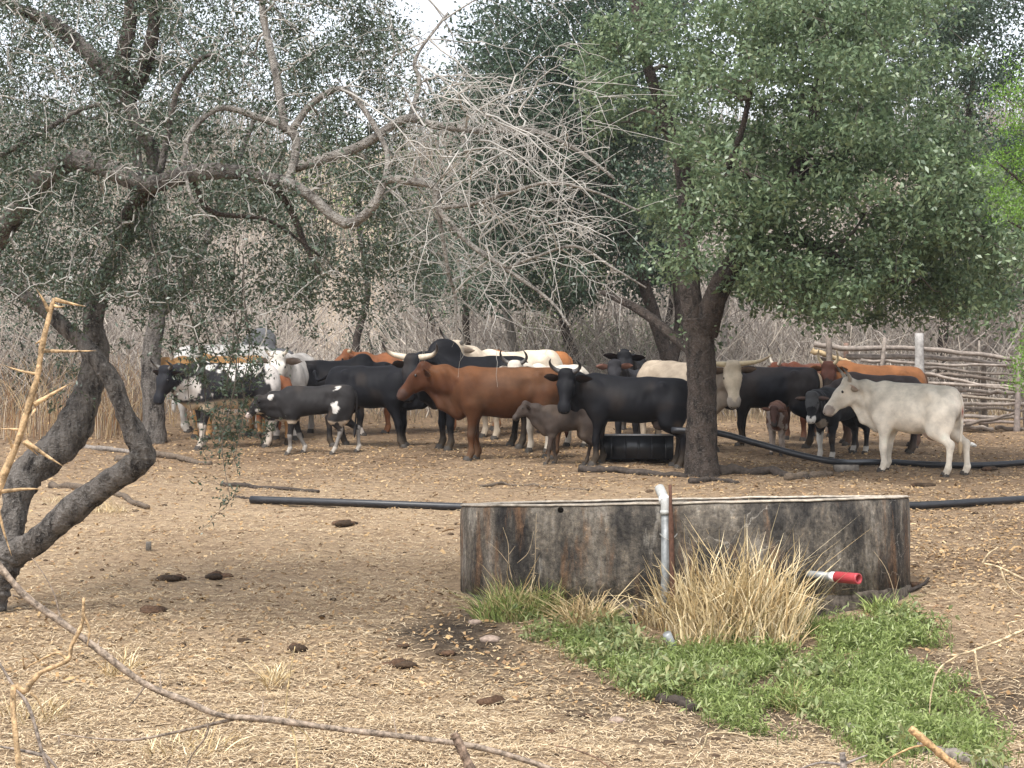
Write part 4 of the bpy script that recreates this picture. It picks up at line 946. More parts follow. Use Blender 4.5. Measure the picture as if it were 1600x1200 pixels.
# broad-leaved weeds filling the wet hollow
def weed_mask(X, Y):
    u = 800 + X / Y * FPX; v = 770 + (2.6 - gz(X, Y)) / Y * FPX
    edge_l = 830 + np.clip((v - 985) / 160, 0, 1.4) * 270 + np.clip((v - 1100) / 80, 0, 1) * 120
    edge_r = 1430 + np.clip((v - 960) / 120, 0, 1) * 50 + np.clip((v - 1090) / 80, 0, 1) * 60
    a = sstep(-45, 60, u - edge_l + 60 * (fbm(X * 3, Y * 3, 55) - .47)) * sstep(-50, 60, edge_r - u) * sstep(955, 985, v - 12 * np.sin(u * .02) - 42 * sstep(960, 1010, u) * sstep(1300, 1260, u)) * sstep(1185, 1120, v - 40 * sstep(1350, 1480, u) + 30 * np.sin(u * .031))
    hole = sstep(.30, .40, fbm(X * 2.4, Y * 2.4, 91))
    log = 1 - np.exp(-((u - 1052) / 48) ** 4 - ((v - 1112) / 26) ** 4)
    return a * hole * log
nn = 38000; X = .0 + rng.random(nn) * 3.9; Y = 9.9 + rng.random(nn) * 4.4
k = rng.random(nn) < weed_mask(X, Y); X, Y = X[k], Y[k]; nn = len(X)
hh_ = .02 + .065 * rng.random(nn) * fbm(X * 2.2, Y * 2.2, 95) * 2.6
P = np.stack([X, Y, gz(X, Y) + hh_], 1)
MAT_WEED = mat_leaf('weed_leaf', [(0.14, 0.195, 0.055), (0.27, 0.345, 0.105), (0.39, 0.46, 0.175), (0.22, 0.285, 0.08), (0.50, 0.55, 0.28)], .45, .5, .4)
big = fbm(X * 1.1 + 3, Y * 1.1, 97) > .54
wd_ = leaves('green_weeds', np.repeat(P[~big], 4, 0) + rng.normal(0, .022, ((~big).sum() * 4, 3)), .050, .012, MAT_WEED, None, np.zeros(3), .9, 0, .15)
Pb = P[big & (rng.random(nn) < .55)]; Pb[:, 2] += .012
MAT_WEED2 = mat_leaf('broad_weed_leaf', [(0.15, 0.20, 0.075), (0.24, 0.30, 0.115), (0.34, 0.40, 0.18), (0.30, 0.28, 0.11), (0.44, 0.47, 0.26)], .45, .5, .35)
wb_ = leaves('broadleaf_weeds', np.repeat(Pb, 5, 0) + rng.normal(0, .028, (len(Pb) * 5, 3)), .066, .021, MAT_WEED2, None, np.zeros(3), .8, 0, .15)
tag(wb_, 'paler broad-leaved weeds in patches among the green weeds', 'weeds', kind='stuff')
tag(wd_, 'bright green leafy weeds covering the wet hollow below the tank', 'weeds', kind='stuff')
mb = MB(); 
V, Q = tubes_batch(np.stack([np.stack([X, Y, gz(X, Y) - .01], 1), P], 1), np.full((nn, 2), .0025), 3); mb.add(V, Q, (.13, .18, .05)); tag(mb.build('weed_stems', MAT_BLADE), 'short green stems of the weeds in the wet hollow', 'weeds', kind='stuff')
# thin dead weed stalks against the tank wall
def stalk(name, label, pts, Yd, r, subs, cat='stalk', c_=(.36, .28, .18), mat=None, group=None, thorns=0, thl=.02):
    P = crom([W(x, y, Yd) for x, y in pts], 16); mb = MB(); mb.tube(P - P[0], np.linspace(r, r * .5, 16), 6, c_)
    root = mb.build(name, mat or MAT_DEAD, None, True); root.location = P[0]
    for s in subs:
        q = crom([W(x, y, Yd - .01) for x, y in s], 10) - P[0]; m2 = MB(); m2.tube(q, np.linspace(r * .7, r * .3, 10), 5, c_); m2.build('side_shoot', mat or MAT_DEAD, root, True)
    if thorns:
        m2 = MB()
        for k in range(thorns):
            b = P[int(2 + 13 * rng.random())] - P[0]; d = rng.normal(0, 1, 3) * (1, .4, .35); d *= thl / np.linalg.norm(d); m2.tube([b, b + d * .6, b + d], [r * .45, r * .3, .0004], 4, np.array(c_) * 1.15)
        m2.build('thorns', mat or MAT_DEAD, root)['kind'] = 'stuff'
    return tag(root, label, cat, group)
stalk('dead_weed', 'thorny upright dead weed stem against the tank, left half', [(832, 905), (836, 880), (837, 840), (838, 802)], 14.0, .004, [[(808, 880), (826, 862), (834, 830)]], thorns=14, thl=.035)
stalk('dead_weed', 'thin forked dead weed left of the thorny stem', [(800, 905), (795, 880), (794, 850), (786, 824)], 14.0, .004, [[(797, 884), (780, 862), (760, 845)], [(794, 868), (805, 853)]])
stalk('dead_weed', 'slender leaning dry stem at the right foot of the tank', [(1400, 960), (1398, 930), (1385, 890), (1366, 862)], 14.6, .004, [[(1398, 930), (1405, 900)]])
# ------------------------------------------------------------------ cattle
MAT_COAT = mat_attr('cattle_coat', rough=0.62, spec=0.11, nscale=7.0, namount=0.26, bump=0.3, bdist=0.012, sheen=0.0)
MAT_HORN = mat_attr('horn', rough=0.45, spec=0.4, nscale=25, namount=0.2)
MAT_HOOF = mat_attr('hoof', rough=0.7, spec=0.3, nscale=40, namount=0.3)
MAT_EYE = mat_plain('cattle_eye', (0.008, 0.006, 0.005), rough=0.12, spec=0.6, var=0.0)

def surface_nets(val, org, h):
    nx, ny, nz = val.shape
    s = val < 0
    cells = np.zeros((nx - 1, ny - 1, nz - 1), int)
    for dx in (0, 1):
        for dy in (0, 1):
            for dz in (0, 1):
                cells += s[dx:nx - 1 + dx, dy:ny - 1 + dy, dz:nz - 1 + dz]
    act = (cells > 0) & (cells < 8)
    idx = -np.ones(act.shape, int)
    ci = np.argwhere(act)
    idx[act] = np.arange(len(ci))
    acc = np.zeros((len(ci), 3)); cnt = np.zeros(len(ci))
    corners = [(a, b, c) for a in (0, 1) for b in (0, 1) for c in (0, 1)]
    for p in corners:
        for ax in range(3):
            if p[ax]: continue
            q = list(p); q[ax] = 1
            va = val[ci[:, 0] + p[0], ci[:, 1] + p[1], ci[:, 2] + p[2]]
            vb = val[ci[:, 0] + q[0], ci[:, 1] + q[1], ci[:, 2] + q[2]]
            m = (va < 0) != (vb < 0)
            t = np.where(m, va / np.where(m, va - vb, 1), 0)
            pt = np.tile(np.array(p, float), (len(ci), 1)); pt[:, ax] = t
            acc[m] += pt[m]; cnt[m] += 1
    V = (ci + acc / cnt[:, None]) * h + org
    Q = []
    for ax in range(3):
        a = np.moveaxis(s, ax, 0)
        e = np.argwhere(np.moveaxis(a[:-1] != a[1:], 0, ax))
        o1, o2 = [(1, 2), (2, 0), (0, 1)][ax]
        ok = (e[:, o1] > 0) & (e[:, o2] > 0) & (e[:, o1] < val.shape[o1] - 1) & (e[:, o2] < val.shape[o2] - 1)
        e = e[ok]
        def at(d1, d2):
            k = e.copy(); k[:, o1] += d1; k[:, o2] += d2
            return idx[k[:, 0], k[:, 1], k[:, 2]]
        q = np.stack([at(-1, -1), at(0, -1), at(0, 0), at(-1, 0)], 1)
        flip = ~s[e[:, 0], e[:, 1], e[:, 2]]
        q[flip] = q[flip][:, ::-1]
        Q.append(q)
    return V, np.vstack(Q)

def sd_prim(p, P):
    if p[0] == 'c':
        _, a, b, ra, rb = p[:5]
        ba = b - a; t = np.clip(((P - a) @ ba) / (ba @ ba + 1e-9), 0, 1)
        return np.linalg.norm(P - (a + t[..., None] * ba), axis=-1) - (ra + t * (rb - ra))
    _, c, r, M = p[:4]
    q = (P - c) @ M
    k0 = np.linalg.norm(q / r, axis=-1); k1 = np.linalg.norm(q / (r * r), axis=-1) + 1e-9
    return k0 * (k0 - 1) / k1

def cow_mesh(sp):
    """returns body geometry plus joint places; x forward, y left, hooves on z = 0, adult size"""
    A = lambda *v: np.array(v, float)
    I3 = np.eye(3)
    pr = []      # (prim, part, k)
    calf = sp.get('calf', False); bull = sp.get('bull', False)
    LB = sp.get('length', 0.9 if not calf else 0.72)      # body length factor
    gut = sp.get('gut', 1.0 if not calf else 0.72)
    wid = sp.get('width', 1.0 if not calf else 0.74)
    neckw = sp.get('neckw', 1.0 if not bull else 1.3) * (0.74 if calf else 1)
    def cone(a, b, ra, rb, part, k=0.06): pr.append((('c', A(*a), A(*b), ra, rb), part, k))
    def ell(c, r, part, k=0.08, M=I3): pr.append((('e', A(*c), A(*r), M), part, k))
    def ry(deg):
        t = math.radians(deg); return np.array(((math.cos(t), 0, math.sin(t)), (0, 1, 0), (-math.sin(t), 0, math.cos(t))))
    zt = 1.0
    # trunk
    ell((0.36 * LB, 0, 0.915), (0.36, 0.235 * wid, 0.318 if not calf else .26), 'body')
    ell((-0.10 * LB, 0, 0.888 + (0.03 if calf else 0)), (0.56 * LB, 0.295 * wid, 0.305 * gut), 'body', 0.12)
    ell((-0.52 * LB, 0, 0.985), (0.38 * LB, 0.245 * wid, 0.235), 'body', 0.1)
    ell((-0.72 * LB, 0, 0.96), (0.18, 0.21 * wid, 0.24), 'rump', 0.1)
    cone((0.46 * LB, 0, 1.13), (-0.30 * LB, 0, 1.11), 0.085, 0.09, 'body', 0.12)
    cone((-0.30 * LB, 0, 1.11), (-0.78 * LB, 0, 1.13), 0.09, 0.065, 'body', 0.1)
    for s in (-1, 1):
        cone((-0.50 * LB, s * 0.19 * wid, 1.115), (-0.53 * LB, s * 0.18 * wid, 1.07), 0.058, 0.062, 'body', 0.07)    # hook bones
        cone((-0.80 * LB, s * 0.09, 1.04), (-0.82 * LB, s * 0.09, 1.00), 0.05, 0.05, 'rump', 0.06)                 # pin bones
        ell((0.42 * LB, s * 0.165 * wid, 0.86), (0.16, 0.10, 0.30), 'body', 0.08, ry(12))
        ell((-0.66 * LB, s * 0.15 * wid, 0.80), (0.20, 0.105, 0.31), 'rump', 0.08, ry(-10))
    hump = sp.get('hump', 0.3)
    if hump > 0:
        ell((0.44 * LB, 0, 1.15 + 0.09 * hump), (0.10 + 0.11 * hump, 0.085 + .02 * hump, 0.08 + 0.10 * hump), 'hump', 0.08, ry(-12))
    # legs
    leg = sp.get('legs', (0, 0, 0, 0))                     # FL FR HL HR hoof offsets along x
    lift = sp.get('lift', (0, 0, 0, 0))
    th = 0.80 if calf else 0.92
    hoof = []
    for i, s in ((0, 1), (1, -1)):
        d = leg[i]; u = lift[i]; y = s * 0.15 * wid
        x0 = 0.40 * LB
        sh = (x0 + 0.02, y * 1.05, 0.74); el = (x0 + d * 0.12 - 0.01, y, 0.60)
        kn = (x0 + d * 0.55 + 0.015 + u * 0.5, y, 0.355 + u * 0.2); fe = (x0 + d * 0.95 - u * 0.3, y, 0.115 + u); ho = (x0 + d + 0.035 - u * 0.4, y, 0.035 + u)
        cone(sh, el, 0.125 * th, 0.092 * th, 'body', 0.06)
        cone(el, kn, 0.088 * th, 0.055 * th, 'upleg', 0.04)
        cone(kn, (kn[0], kn[1], kn[2] - 0.05), 0.058 * th, 0.047 * th, 'loleg', 0.03)
        cone((kn[0], kn[1], kn[2] - 0.04), fe, 0.047 * th, 0.042 * th, 'loleg', 0.03)
        cone(fe, ho, 0.051 * th, 0.052 * th, 'pastern', 0.03)
        hoof.append((ho[0] + 0.015, y, u))
    for i, s in ((2, 1), (3, -1)):
        d = leg[i]; u = lift[i]; y = s * 0.155 * wid
        x0 = -0.70 * LB
        hip = (x0 + 0.07, y * 0.95, 0.86); st = (x0 + 0.13 + d * 0.3, y * 1.1, 0.63); hk = (x0 - 0.075 + d * 0.7, y * 0.95, 0.43 + u * 0.3)
        fe = (x0 - 0.04 + d * 0.97 - u * 0.3, y, 0.115 + u); ho = (x0 + d + 0.0 - u * .4, y, 0.035 + u)
        cone(hip, st, 0.17 * th, 0.125 * th, 'rump', 0.08)
        cone(st, hk, 0.115 * th, 0.058 * th, 'upleg', 0.05)
        cone((hk[0] - 0.012, hk[1], hk[2] + 0.015), (hk[0] + 0.005, hk[1], hk[2] - 0.06), 0.055 * th, 0.05 * th, 'loleg', 0.03)
        cone((hk[0] + 0.003, hk[1], hk[2] - 0.04), fe, 0.049 * th, 0.043 * th, 'loleg', 0.03)
        cone(fe, ho, 0.051 * th, 0.052 * th, 'pastern', 0.03)
        hoof.append((ho[0] + 0.015, y, u))
    # neck and head
    ny, npz = math.radians(sp.get('nyaw', 0)), math.radians(sp.get('npitch', 28))
    hy, hp = math.radians(sp.get('hyaw', 0)), math.radians(sp.get('hpitch', 48))
    L = sp.get('neck', 0.60 if not calf else 0.50); hsz = sp.get('head', 1.0 if not calf else 0.82)
    base = A(0.50 * LB, 0, 1.0)
    poll = base + L * A(math.cos(ny) * math.cos(npz), math.sin(ny) * math.cos(npz), math.sin(npz))
    mid = base + 0.52 * L * A(math.cos(ny * .6) * math.cos(npz), math.sin(ny * .6) * math.cos(npz), math.sin(npz) * 1.0)
    hx = A(math.cos(hy) * math.cos(hp), math.sin(hy) * math.cos(hp), -math.sin(hp))
    hl = A(-math.sin(hy), math.cos(hy), 0)                     # head's left
    hz = np.cross(hx, hl)
    H = lambda x, y, z: poll + hsz * (x * hx + y * hl + z * hz)
    up = A(0, 0, 1.0)
    q = H(0.05, 0, -0.06)
    for a, b, ra, rb in ((base, mid, .17, .13), (mid, q, .13, .105)):
        cone(a + up * 0.03, b + up * 0.02, ra * neckw, rb * neckw, 'neck', 0.07)
        cone(a - up * 0.13, b - up * 0.10, (ra - .01) * neckw, (rb - .02) * neckw, 'neck', 0.08)
    dew = sp.get('dewlap', 0.5 if not calf else 0.15)
    thr = H(0.16, 0, -0.19); br = A(0.60 * LB, 0, 0.66 - 0.06 * dew)
    dm = (thr + br) / 2 + A(0.03, 0, -0.06 * dew) + 0.3 * (mid - (thr + br) / 2) * A(1, 1, 0)
    for a, b, r1, r2 in ((thr, dm, .03, .04), (dm, br, .045, .07)):
        cone(a, b, r1, r2, 'dewlap', 0.07)
    mid2 = mid - up * 0.2
    cone((mid2 + dm) / 2, (base - up * 0.25 + br) / 2, 0.06, 0.09, 'dewlap', 0.08)
    hc = lambda a, b, ra, rb, part, k=0.04: pr.append((('c', H(*a), H(*b), ra * hsz, rb * hsz), part, k))
    hc((0.02, 0, -0.02), (0.19, 0, -0.03), 0.108, 0.096, 'head')
    hc((0.0, 0.045, 0.045), (0.0, -0.045, 0.045), 0.055, 0.055, 'head', 0.05)
    hc((0.10, 0.03, -0.13), (0.24, 0.025, -0.11), 0.07, 0.055, 'head', 0.05)
    hc((0.10, -0.03, -0.13), (0.24, -0.025, -0.11), 0.07, 0.055, 'head', 0.05)
    hc((0.18, 0, -0.02), (0.40, 0, -0.035), 0.083, 0.062, 'face', 0.05)
    hc((0.22, 0, -0.10), (0.42, 0, -0.085), 0.05, 0.043, 'face', 0.04)
    hc((0.415, 0.028, -0.04), (0.455, 0.024, -0.05), 0.058, 0.052, 'muzzle', 0.03)
    hc((0.415, -0.028, -0.04), (0.455, -0.024, -0.05), 0.058, 0.052, 'muzzle', 0.03)
    hc((0.40, 0, -0.10), (0.445, 0, -0.10), 0.038, 0.032, 'muzzle', 0.03)
    for s in (-1, 1):
        hc((0.13, s * 0.078, 0.025), (0.17, s * 0.075, 0.02), 0.036, 0.03, 'head', 0.03)
    ud = sp.get('udder', 0.0)
    if ud: ell((-0.46 * LB, 0, 0.575), (0.17 * ud, 0.13 * ud, 0.12 * ud), 'udder', 0.05)
    # field
    h = sp.get('res', 0.022)
    allp = []
    for p, part, k in pr:
        if p[0] == 'c':
            lo = np.minimum(p[1] - p[3], p[2] - p[4]); hi = np.maximum(p[1] + p[3], p[2] + p[4])
        else:
            r = np.abs(p[3]) @ p[2]; lo = p[1] - r; hi = p[1] + r
        allp.append((lo, hi))
    org = np.min([a for a, _ in allp], 0) - 3 * h; top = np.max([b for _, b in allp], 0) + 3 * h
    dim = np.ceil((top - org) / h).astype(int) + 1
    val = np.full(dim, 1.0)
    for (p, part, k), (lo, hi) in zip(pr, allp):
        i0 = np.maximum(np.floor((lo - k - 2 * h - org) / h).astype(int), 0); i1 = np.minimum(np.ceil((hi + k + 2 * h - org) / h).astype(int) + 1, dim)
        g = np.stack(np.meshgrid(*[org[a] + h * np.arange(i0[a], i1[a]) for a in range(3)], indexing='ij'), -1)
        d = sd_prim(p, g)
        sl = tuple(slice(i0[a], i1[a]) for a in range(3))
        v = val[sl]
        m = np.maximum(k - np.abs(v - d), 0) / k
        val[sl] = np.minimum(v, d) - m * m * k * 0.25
    V, Q = surface_nets(val, org, h)
    parts = [part for _, part, _ in pr]
    D = np.stack([sd_prim(p, V) for p, _, _ in pr], 1)
    part = np.array(parts)[np.argmin(D, 1)]
    T = np.zeros((0, 3), int)
    # ears and tail are grown onto the same skin
    exV = [V]; exQ = [Q]; exT = []; exP = [part]; n = len(V)
    droop = sp.get('ear_droop', 0.15); el_ = sp.get('ear', 0.21) * hsz
    for s in (-1, 1):
        b0 = H(0.035, s * 0.085, 0.0)
        dirv = hl * s * 1.0 + hz * (0.05 - droop) - hx * 0.22; dirv /= np.linalg.norm(dirv)
        face = hx * 0.8 + hz * 0.4; face -= dirv * face.dot(dirv); face /= np.linalg.norm(face)
        wv = np.cross(dirv, face)
        prof = [(0, .022), (.18, .042), (.42, .056), (.68, .047), (.88, .026), (1.0, .006)]
        rows = []
        for t, w in prof:
            c = b0 + dirv * el_ * t - up * 0.03 * t * t
            w *= el_ / .21
            cup = 0.022 * math.sin(math.pi * min(1, t + .1)) * el_ / .21
            rows.append([c + wv * w + face * cup, c + face * (0.004 - cup), c - wv * w + face * cup, c - face * (0.014 + cup)])
        R = np.array(rows).reshape(-1, 3)
        qs = []
        for i in range(len(prof) - 1):
            for j in range(4):
                qs.append((i * 4 + j, i * 4 + (j + 1) % 4, i * 4 + 4 + (j + 1) % 4, i * 4 + 4 + j))
        exV.append(R); exQ.append(np.array(qs) + n)
        exP.append(np.array(['ear' if j != 1 else 'ear_in' for _ in prof for j in range(4)])); n += len(R)
    tl = sp.get('tail', 'down')
    t0 = A(-0.80 * LB - .02, 0, 1.12)
    if tl == 'down':
        P = [t0 + A(.06, 0, .02), t0 + A(-0.06, 0, 0.0), t0 + A(-0.105, 0, -0.12), t0 + A(-0.10, 0, -0.42), t0 + A(-0.085, 0.01, -0.62), t0 + A(-0.08, 0.015, -0.70), t0 + A(-0.075, 0.015, -0.84)]
    elif tl == 'swish':
        P = [t0 + A(.06, 0, .02), t0 + A(-0.08, 0.02, -0.02), t0 + A(-0.2, 0.06, -0.08), t0 + A(-0.34, 0.12, -0.12), t0 + A(-0.42, 0.2, -0.05), t0 + A(-0.46, 0.25, -0.01), t0 + A(-0.5, 0.31, 0.03)]
    else:
        P = [t0 + A(.06, 0, .02), t0 + A(-0.06, 0.02, 0.0), t0 + A(-0.11, 0.06, -0.12), t0 + A(-0.10, 0.12, -0.42), t0 + A(-0.085, 0.1, -0.56), t0 + A(-0.08, 0.07, -0.66), t0 + A(-0.075, 0.04, -0.78)]
    P = crom(P, 16); ts = np.linspace(0, 1, 16)
    R = np.interp(ts, [0, .15, .7, .78, .9, 1], [.04, .028, .018, .034, .036, .008]) * (0.8 if calf else 1)
    tv, tq, tt = tube(P, R, 7)
    exV.append(tv); exQ.append(tq + n); exT.append(tt + n)
    tp = np.repeat(np.where(ts > 0.72, 'tuft', 'tail'), 7); exP.append(np.concatenate([tp, ['tail', 'tuft']])); n += len(tv)
    V = np.vstack(exV); part = np.concatenate(exP)
    # ribs, spine and loose neck folds
    bx = np.isin(part, ['body']); fl = bx * np.exp(-((V[:, 2] - .92) / .17) ** 2) * sstep(.10, .2, np.abs(V[:, 1])) * sstep(-.5, -.3, V[:, 0] / LB) * sstep(.36, .2, V[:, 0] / LB)
    rib = np.sin((V[:, 0] + (V[:, 2] - .9) * .35) * 55.0) * .0065 * sp.get('ribs', 0.4)
    V[:, 1] += np.sign(V[:, 1]) * fl * rib
    nk = np.isin(part, ['neck', 'dewlap']) * np.sin((V[:, 0] * .8 - V[:, 2] * .35 + .25 * np.abs(V[:, 1])) * 60) * .008 * (0.4 if calf else 1)
    V[:, 1] += np.sign(V[:, 1]) * nk
    hol = np.exp(-((V[:, 0] / LB + .36) / .09) ** 2 - ((V[:, 2] - 1.0) / .09) ** 2) * bx * sstep(.1, .2, np.abs(V[:, 1]))
    V[:, 1] -= np.sign(V[:, 1]) * hol * .035                 # hollow of the flank
    info = dict(hoof=hoof, H=H, hl=hl, hz=hz, hx=hx, hsz=hsz)
    return V, [np.vstack(exQ), np.vstack(exT)], part, info

def n3(P, f, s):
    return (vnoise(P[:, 0] * f + s, P[:, 2] * f + s * 1.7, 2) + vnoise(P[:, 1] * f - s, P[:, 2] * f + P[:, 0] * f * .7, 4)) - 1.0

def colour_coat(sp, V, part):
    base = np.array(sp['coat'], float)
    C = np.tile(base, (len(V), 1))
    sd = sp.get('seed', 1)
    var = n3(V, 3.0, sd * 3.1)[:, None]
    C *= 1 + 0.22 * var + 0.18 * n3(V, 8.0, sd * 2.3)[:, None]
    pc = dict(sp.get('pcol', {}))
    pc.setdefault('ear_in', tuple(base * 0.6 + np.array((0.10, 0.06, 0.05)) * (1 if base.mean() > .05 else .25)))
    for k, c in pc.items():
        m = np.isin(part, k.split('+')); C[m] = np.array(c)
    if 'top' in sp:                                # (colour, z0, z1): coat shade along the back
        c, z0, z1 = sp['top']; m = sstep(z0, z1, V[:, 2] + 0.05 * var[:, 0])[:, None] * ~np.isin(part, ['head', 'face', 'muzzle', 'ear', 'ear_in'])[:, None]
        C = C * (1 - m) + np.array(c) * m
    if 'belly' in sp:
        c, z0, z1 = sp['belly']; m = (1 - sstep(z0, z1, V[:, 2] + 0.06 * var[:, 0]))[:, None] * np.isin(part, ['body', 'rump', 'dewlap', 'udder', 'neck'])[:, None]
        C = C * (1 - m) + np.array(c) * m
    for c, r, colr in sp.get('patch', []):
        r = np.broadcast_to(np.array(r, float), 3)
        d = np.linalg.norm((V - np.array(c)) / r, axis=1) + 0.9 * n3(V, 7.0, sd * 1.3) + 0.5 * n3(V, 21.0, sd)
        m = (1 - sstep(0.9, 1.05, d))[:, None]
        C = C * (1 - m) + np.array(colr) * m
    for k, c in sp.get('pcol2', {}).items():
        m = np.isin(part, k.split('+')); C[m] = np.array(c)
    # caked dust on the flanks and back, dung on the hindquarters, dusty lower legs
    du = np.clip(n3(V, 4.3, sd * 5.7) * 1.6 - .15, 0, .55)[:, None] * (0.14 if base.mean() < .03 else 0.22 if base.mean() < .15 else 0.4)
    C = C * (1 - du) + np.array((0.20, 0.14, 0.09)) * du * 0.8
    dg = np.clip(n3(V, 6.1, sd * 1.9) * 2.2 - .3, 0, .8)[:, None] * np.isin(part, ['rump', 'upleg', 'loleg', 'tuft'])[:, None] * (1 - sstep(.7, 1.0, V[:, 2]))[:, None]
    C = C * (1 - dg * .7) + np.array((0.06, 0.042, 0.03)) * dg * .7
    d = (1 - sstep(0.02, 0.30, V[:, 2]))[:, None] * 0.25
    C = C * (1 - d) + np.array((0.22, 0.16, 0.10)) * d
    return np.clip(C, 0.004, 0.85)

HORNS = {   # head-local polylines (x along the face, y out, z above the face) and thickness
    'up': ([(-.01, .07, .05), (-.03, .14, .075), (-.05, .19, .14), (-.06, .195, .23), (-.07, .165, .31)], .030),
    'short': ([(-.01, .07, .05), (-.03, .115, .08), (-.05, .14, .13), (-.06, .14, .18)], .026),
    'bull': ([(-.01, .075, .05), (-.02, .17, .07), (-.03, .25, .10), (-.06, .31, .17), (-.09, .325, .27)], .037),
    'wide': ([(-.01, .075, .05), (-.02, .18, .055), (-.03, .29, .06), (-.05, .39, .10), (-.08, .47, .16)], .034),
    'lyre': ([(-.01, .07, .05), (-.05, .13, .09), (-.10, .16, .15), (-.16, .16, .23), (-.20, .14, .30)], .028),
    'bud': ([(-.01, .07, .06), (-.02, .09, .085), (-.03, .10, .11)], .022),
}

def make_cow(name, label, cat, x, y, deg, sp, group=None, height=1.22):
    """x, y: photo pixel of the point on the ground below the body's middle; deg: heading, 180 = facing left, 270 = facing the camera"""
    g = G(x, y)
    sc = height / 1.22
    root = empty(name, g, math.radians(deg), sc)
    tag(root, label, cat, group)
    V, F, part, inf = cow_mesh(sp)
    # plant the hooves on the uneven ground: shear the legs a little
    ca, sa = math.cos(math.radians(deg)), math.sin(math.radians(deg))
    def dz(px, py):
        wx = g[0] + sc * (px * ca - py * sa); wy = g[1] + sc * (px * sa + py * ca)
        return (gz(wx, wy) - g[2]) / sc
    hz_ = [(hx, hy, float(dz(hx, hy))) for hx, hy, _ in inf['hoof']]
    A_ = np.array([[a, b, 1] for a, b, _ in hz_]); sol = np.linalg.lstsq(A_, np.array([c for _, _, c in hz_]), rcond=None)[0]
    tilt = lambda P: sol[0] * P[:, 0] + sol[1] * P[:, 1] + sol[2]
    V[:, 2] += tilt(V)
    Vc = V.copy(); Vc[:, 2] -= tilt(V)
    mesh_np('body', V, F, MAT_COAT, root, colour_coat(sp, Vc, part), True)
    sh = lambda P: np.asarray(P) + np.outer(tilt(np.asarray(P)), (0, 0, 1))
    th = 0.82 if sp.get('calf') else 1.0
    for hx, hy, u in inf['hoof']:
        a = np.linspace(0, 2 * math.pi, 9)[:-1]
        rings = []
        for zz, r, dx in ((0.0, 0.062, 0.015), (0.035, 0.058, 0.008), (0.07, 0.05, 0.0), (0.075, 0.03, 0)):
            rings.append(np.stack([hx + dx - 0.01 + np.cos(a) * r * th * 1.12, hy + np.sin(a) * r * th * .92, np.full(8, u + zz - 0.012)], 1))
        R = np.vstack(rings); qs = [(i * 8 + j, i * 8 + (j + 1) % 8, i * 8 + 8 + (j + 1) % 8, i * 8 + 8 + j) for i in range(3) for j in range(8)]
        mesh_np('hoof', sh(R), [np.array(qs)], MAT_HOOF, root, np.array(sp.get('hoof', (0.05, 0.042, 0.035))), True)
    H, hsz = inf['H'], inf['hsz']
    for s in (-1, 1):
        c = H(0.15, s * 0.098, 0.018); r = 0.021 * hsz
        la, lo = np.meshgrid(np.linspace(0, math.pi, 6), np.arange(8) * math.pi / 4, indexing='ij')
        S = np.stack([np.sin(la) * np.cos(lo), np.sin(la) * np.sin(lo), np.cos(la)], -1).reshape(-1, 3) * r + c
        qs = [(i * 8 + j, i * 8 + (j + 1) % 8, i * 8 + 8 + (j + 1) % 8, i * 8 + 8 + j) for i in range(5) for j in range(8)]
        mesh_np('eye', sh(S), [np.array(qs)[:, ::-1]], MAT_EYE, root, None, True)
        c = H(0.492, s * 0.033, -0.035)
        S2 = (S - S.mean(0)) * 0.62 + c
        mesh_np('nostril', sh(S2), [np.array(qs)[:, ::-1]], MAT_EYE, root, None, True)
    hk = sp.get('horn')
    if hk:
        pl, r0 = HORNS[hk]; hs_ = sp.get('hornsize', 1.0)
        c0, c1 = sp.get('horncol', ((0.42, 0.36, 0.28), (0.03, 0.026, 0.024)))
        for s in (-1, 1):
            b = np.array(pl[0]); P = crom([H(*(b * (1, s, 1) + (np.array(q) - b) * (1, s, 1) * hs_)) for q in pl], 12)
            t = np.linspace(0, 1, 12); R = r0 * hsz * (1 - t) ** 0.7 + 0.003
            tv, tq, tt = tube(P, R, 8)
            cc = np.array(c0) * (1 - sstep(.45, .8, t))[:, None] + np.array(c1) * sstep(.45, .8, t)[:, None]
            cc = np.vstack([np.repeat(cc, 8, 0), cc[0], cc[-1]])
            mesh_np('horn', sh(tv), [tq, tt], MAT_HORN, root, cc, True)
    return root
BLK = (0.009, 0.009, 0.011); WHT = (0.60, 0.54, 0.46); CRM = (0.50, 0.40, 0.29); RED = (0.20, 0.066, 0.026); ORG = (0.28, 0.115, 0.045)
PINK = (0.40, 0.22, 0.17)
GH = 'herd standing around the trough'
DH = ((0.10, 0.09, 0.08), (0.02, 0.018, 0.017)); PH = ((0.50, 0.44, 0.35), (0.05, 0.04, 0.035)); YH = ((0.52, 0.42, 0.27), (0.36, 0.28, 0.18))
make_cow('cow', 'white humped cow with grey neck, farthest back on the left', 'cow', 362, 672, 8, dict(coat=(.60, .57, .53), hump=1.2, dewlap=.8, npitch=-6, nyaw=35, hyaw=35, pcol={'neck+head+face+hump': (.17, .17, .175)}, horn='short', seed=1), GH, 1.40)
make_cow('cow', 'tan orange cow mostly hidden behind the black-faced spotted cow', 'cow', 348, 684, 226, dict(coat=(.38, .21, .085), npitch=14, hyaw=20, horn='short', ear_droop=.4, seed=2), GH, 1.27)
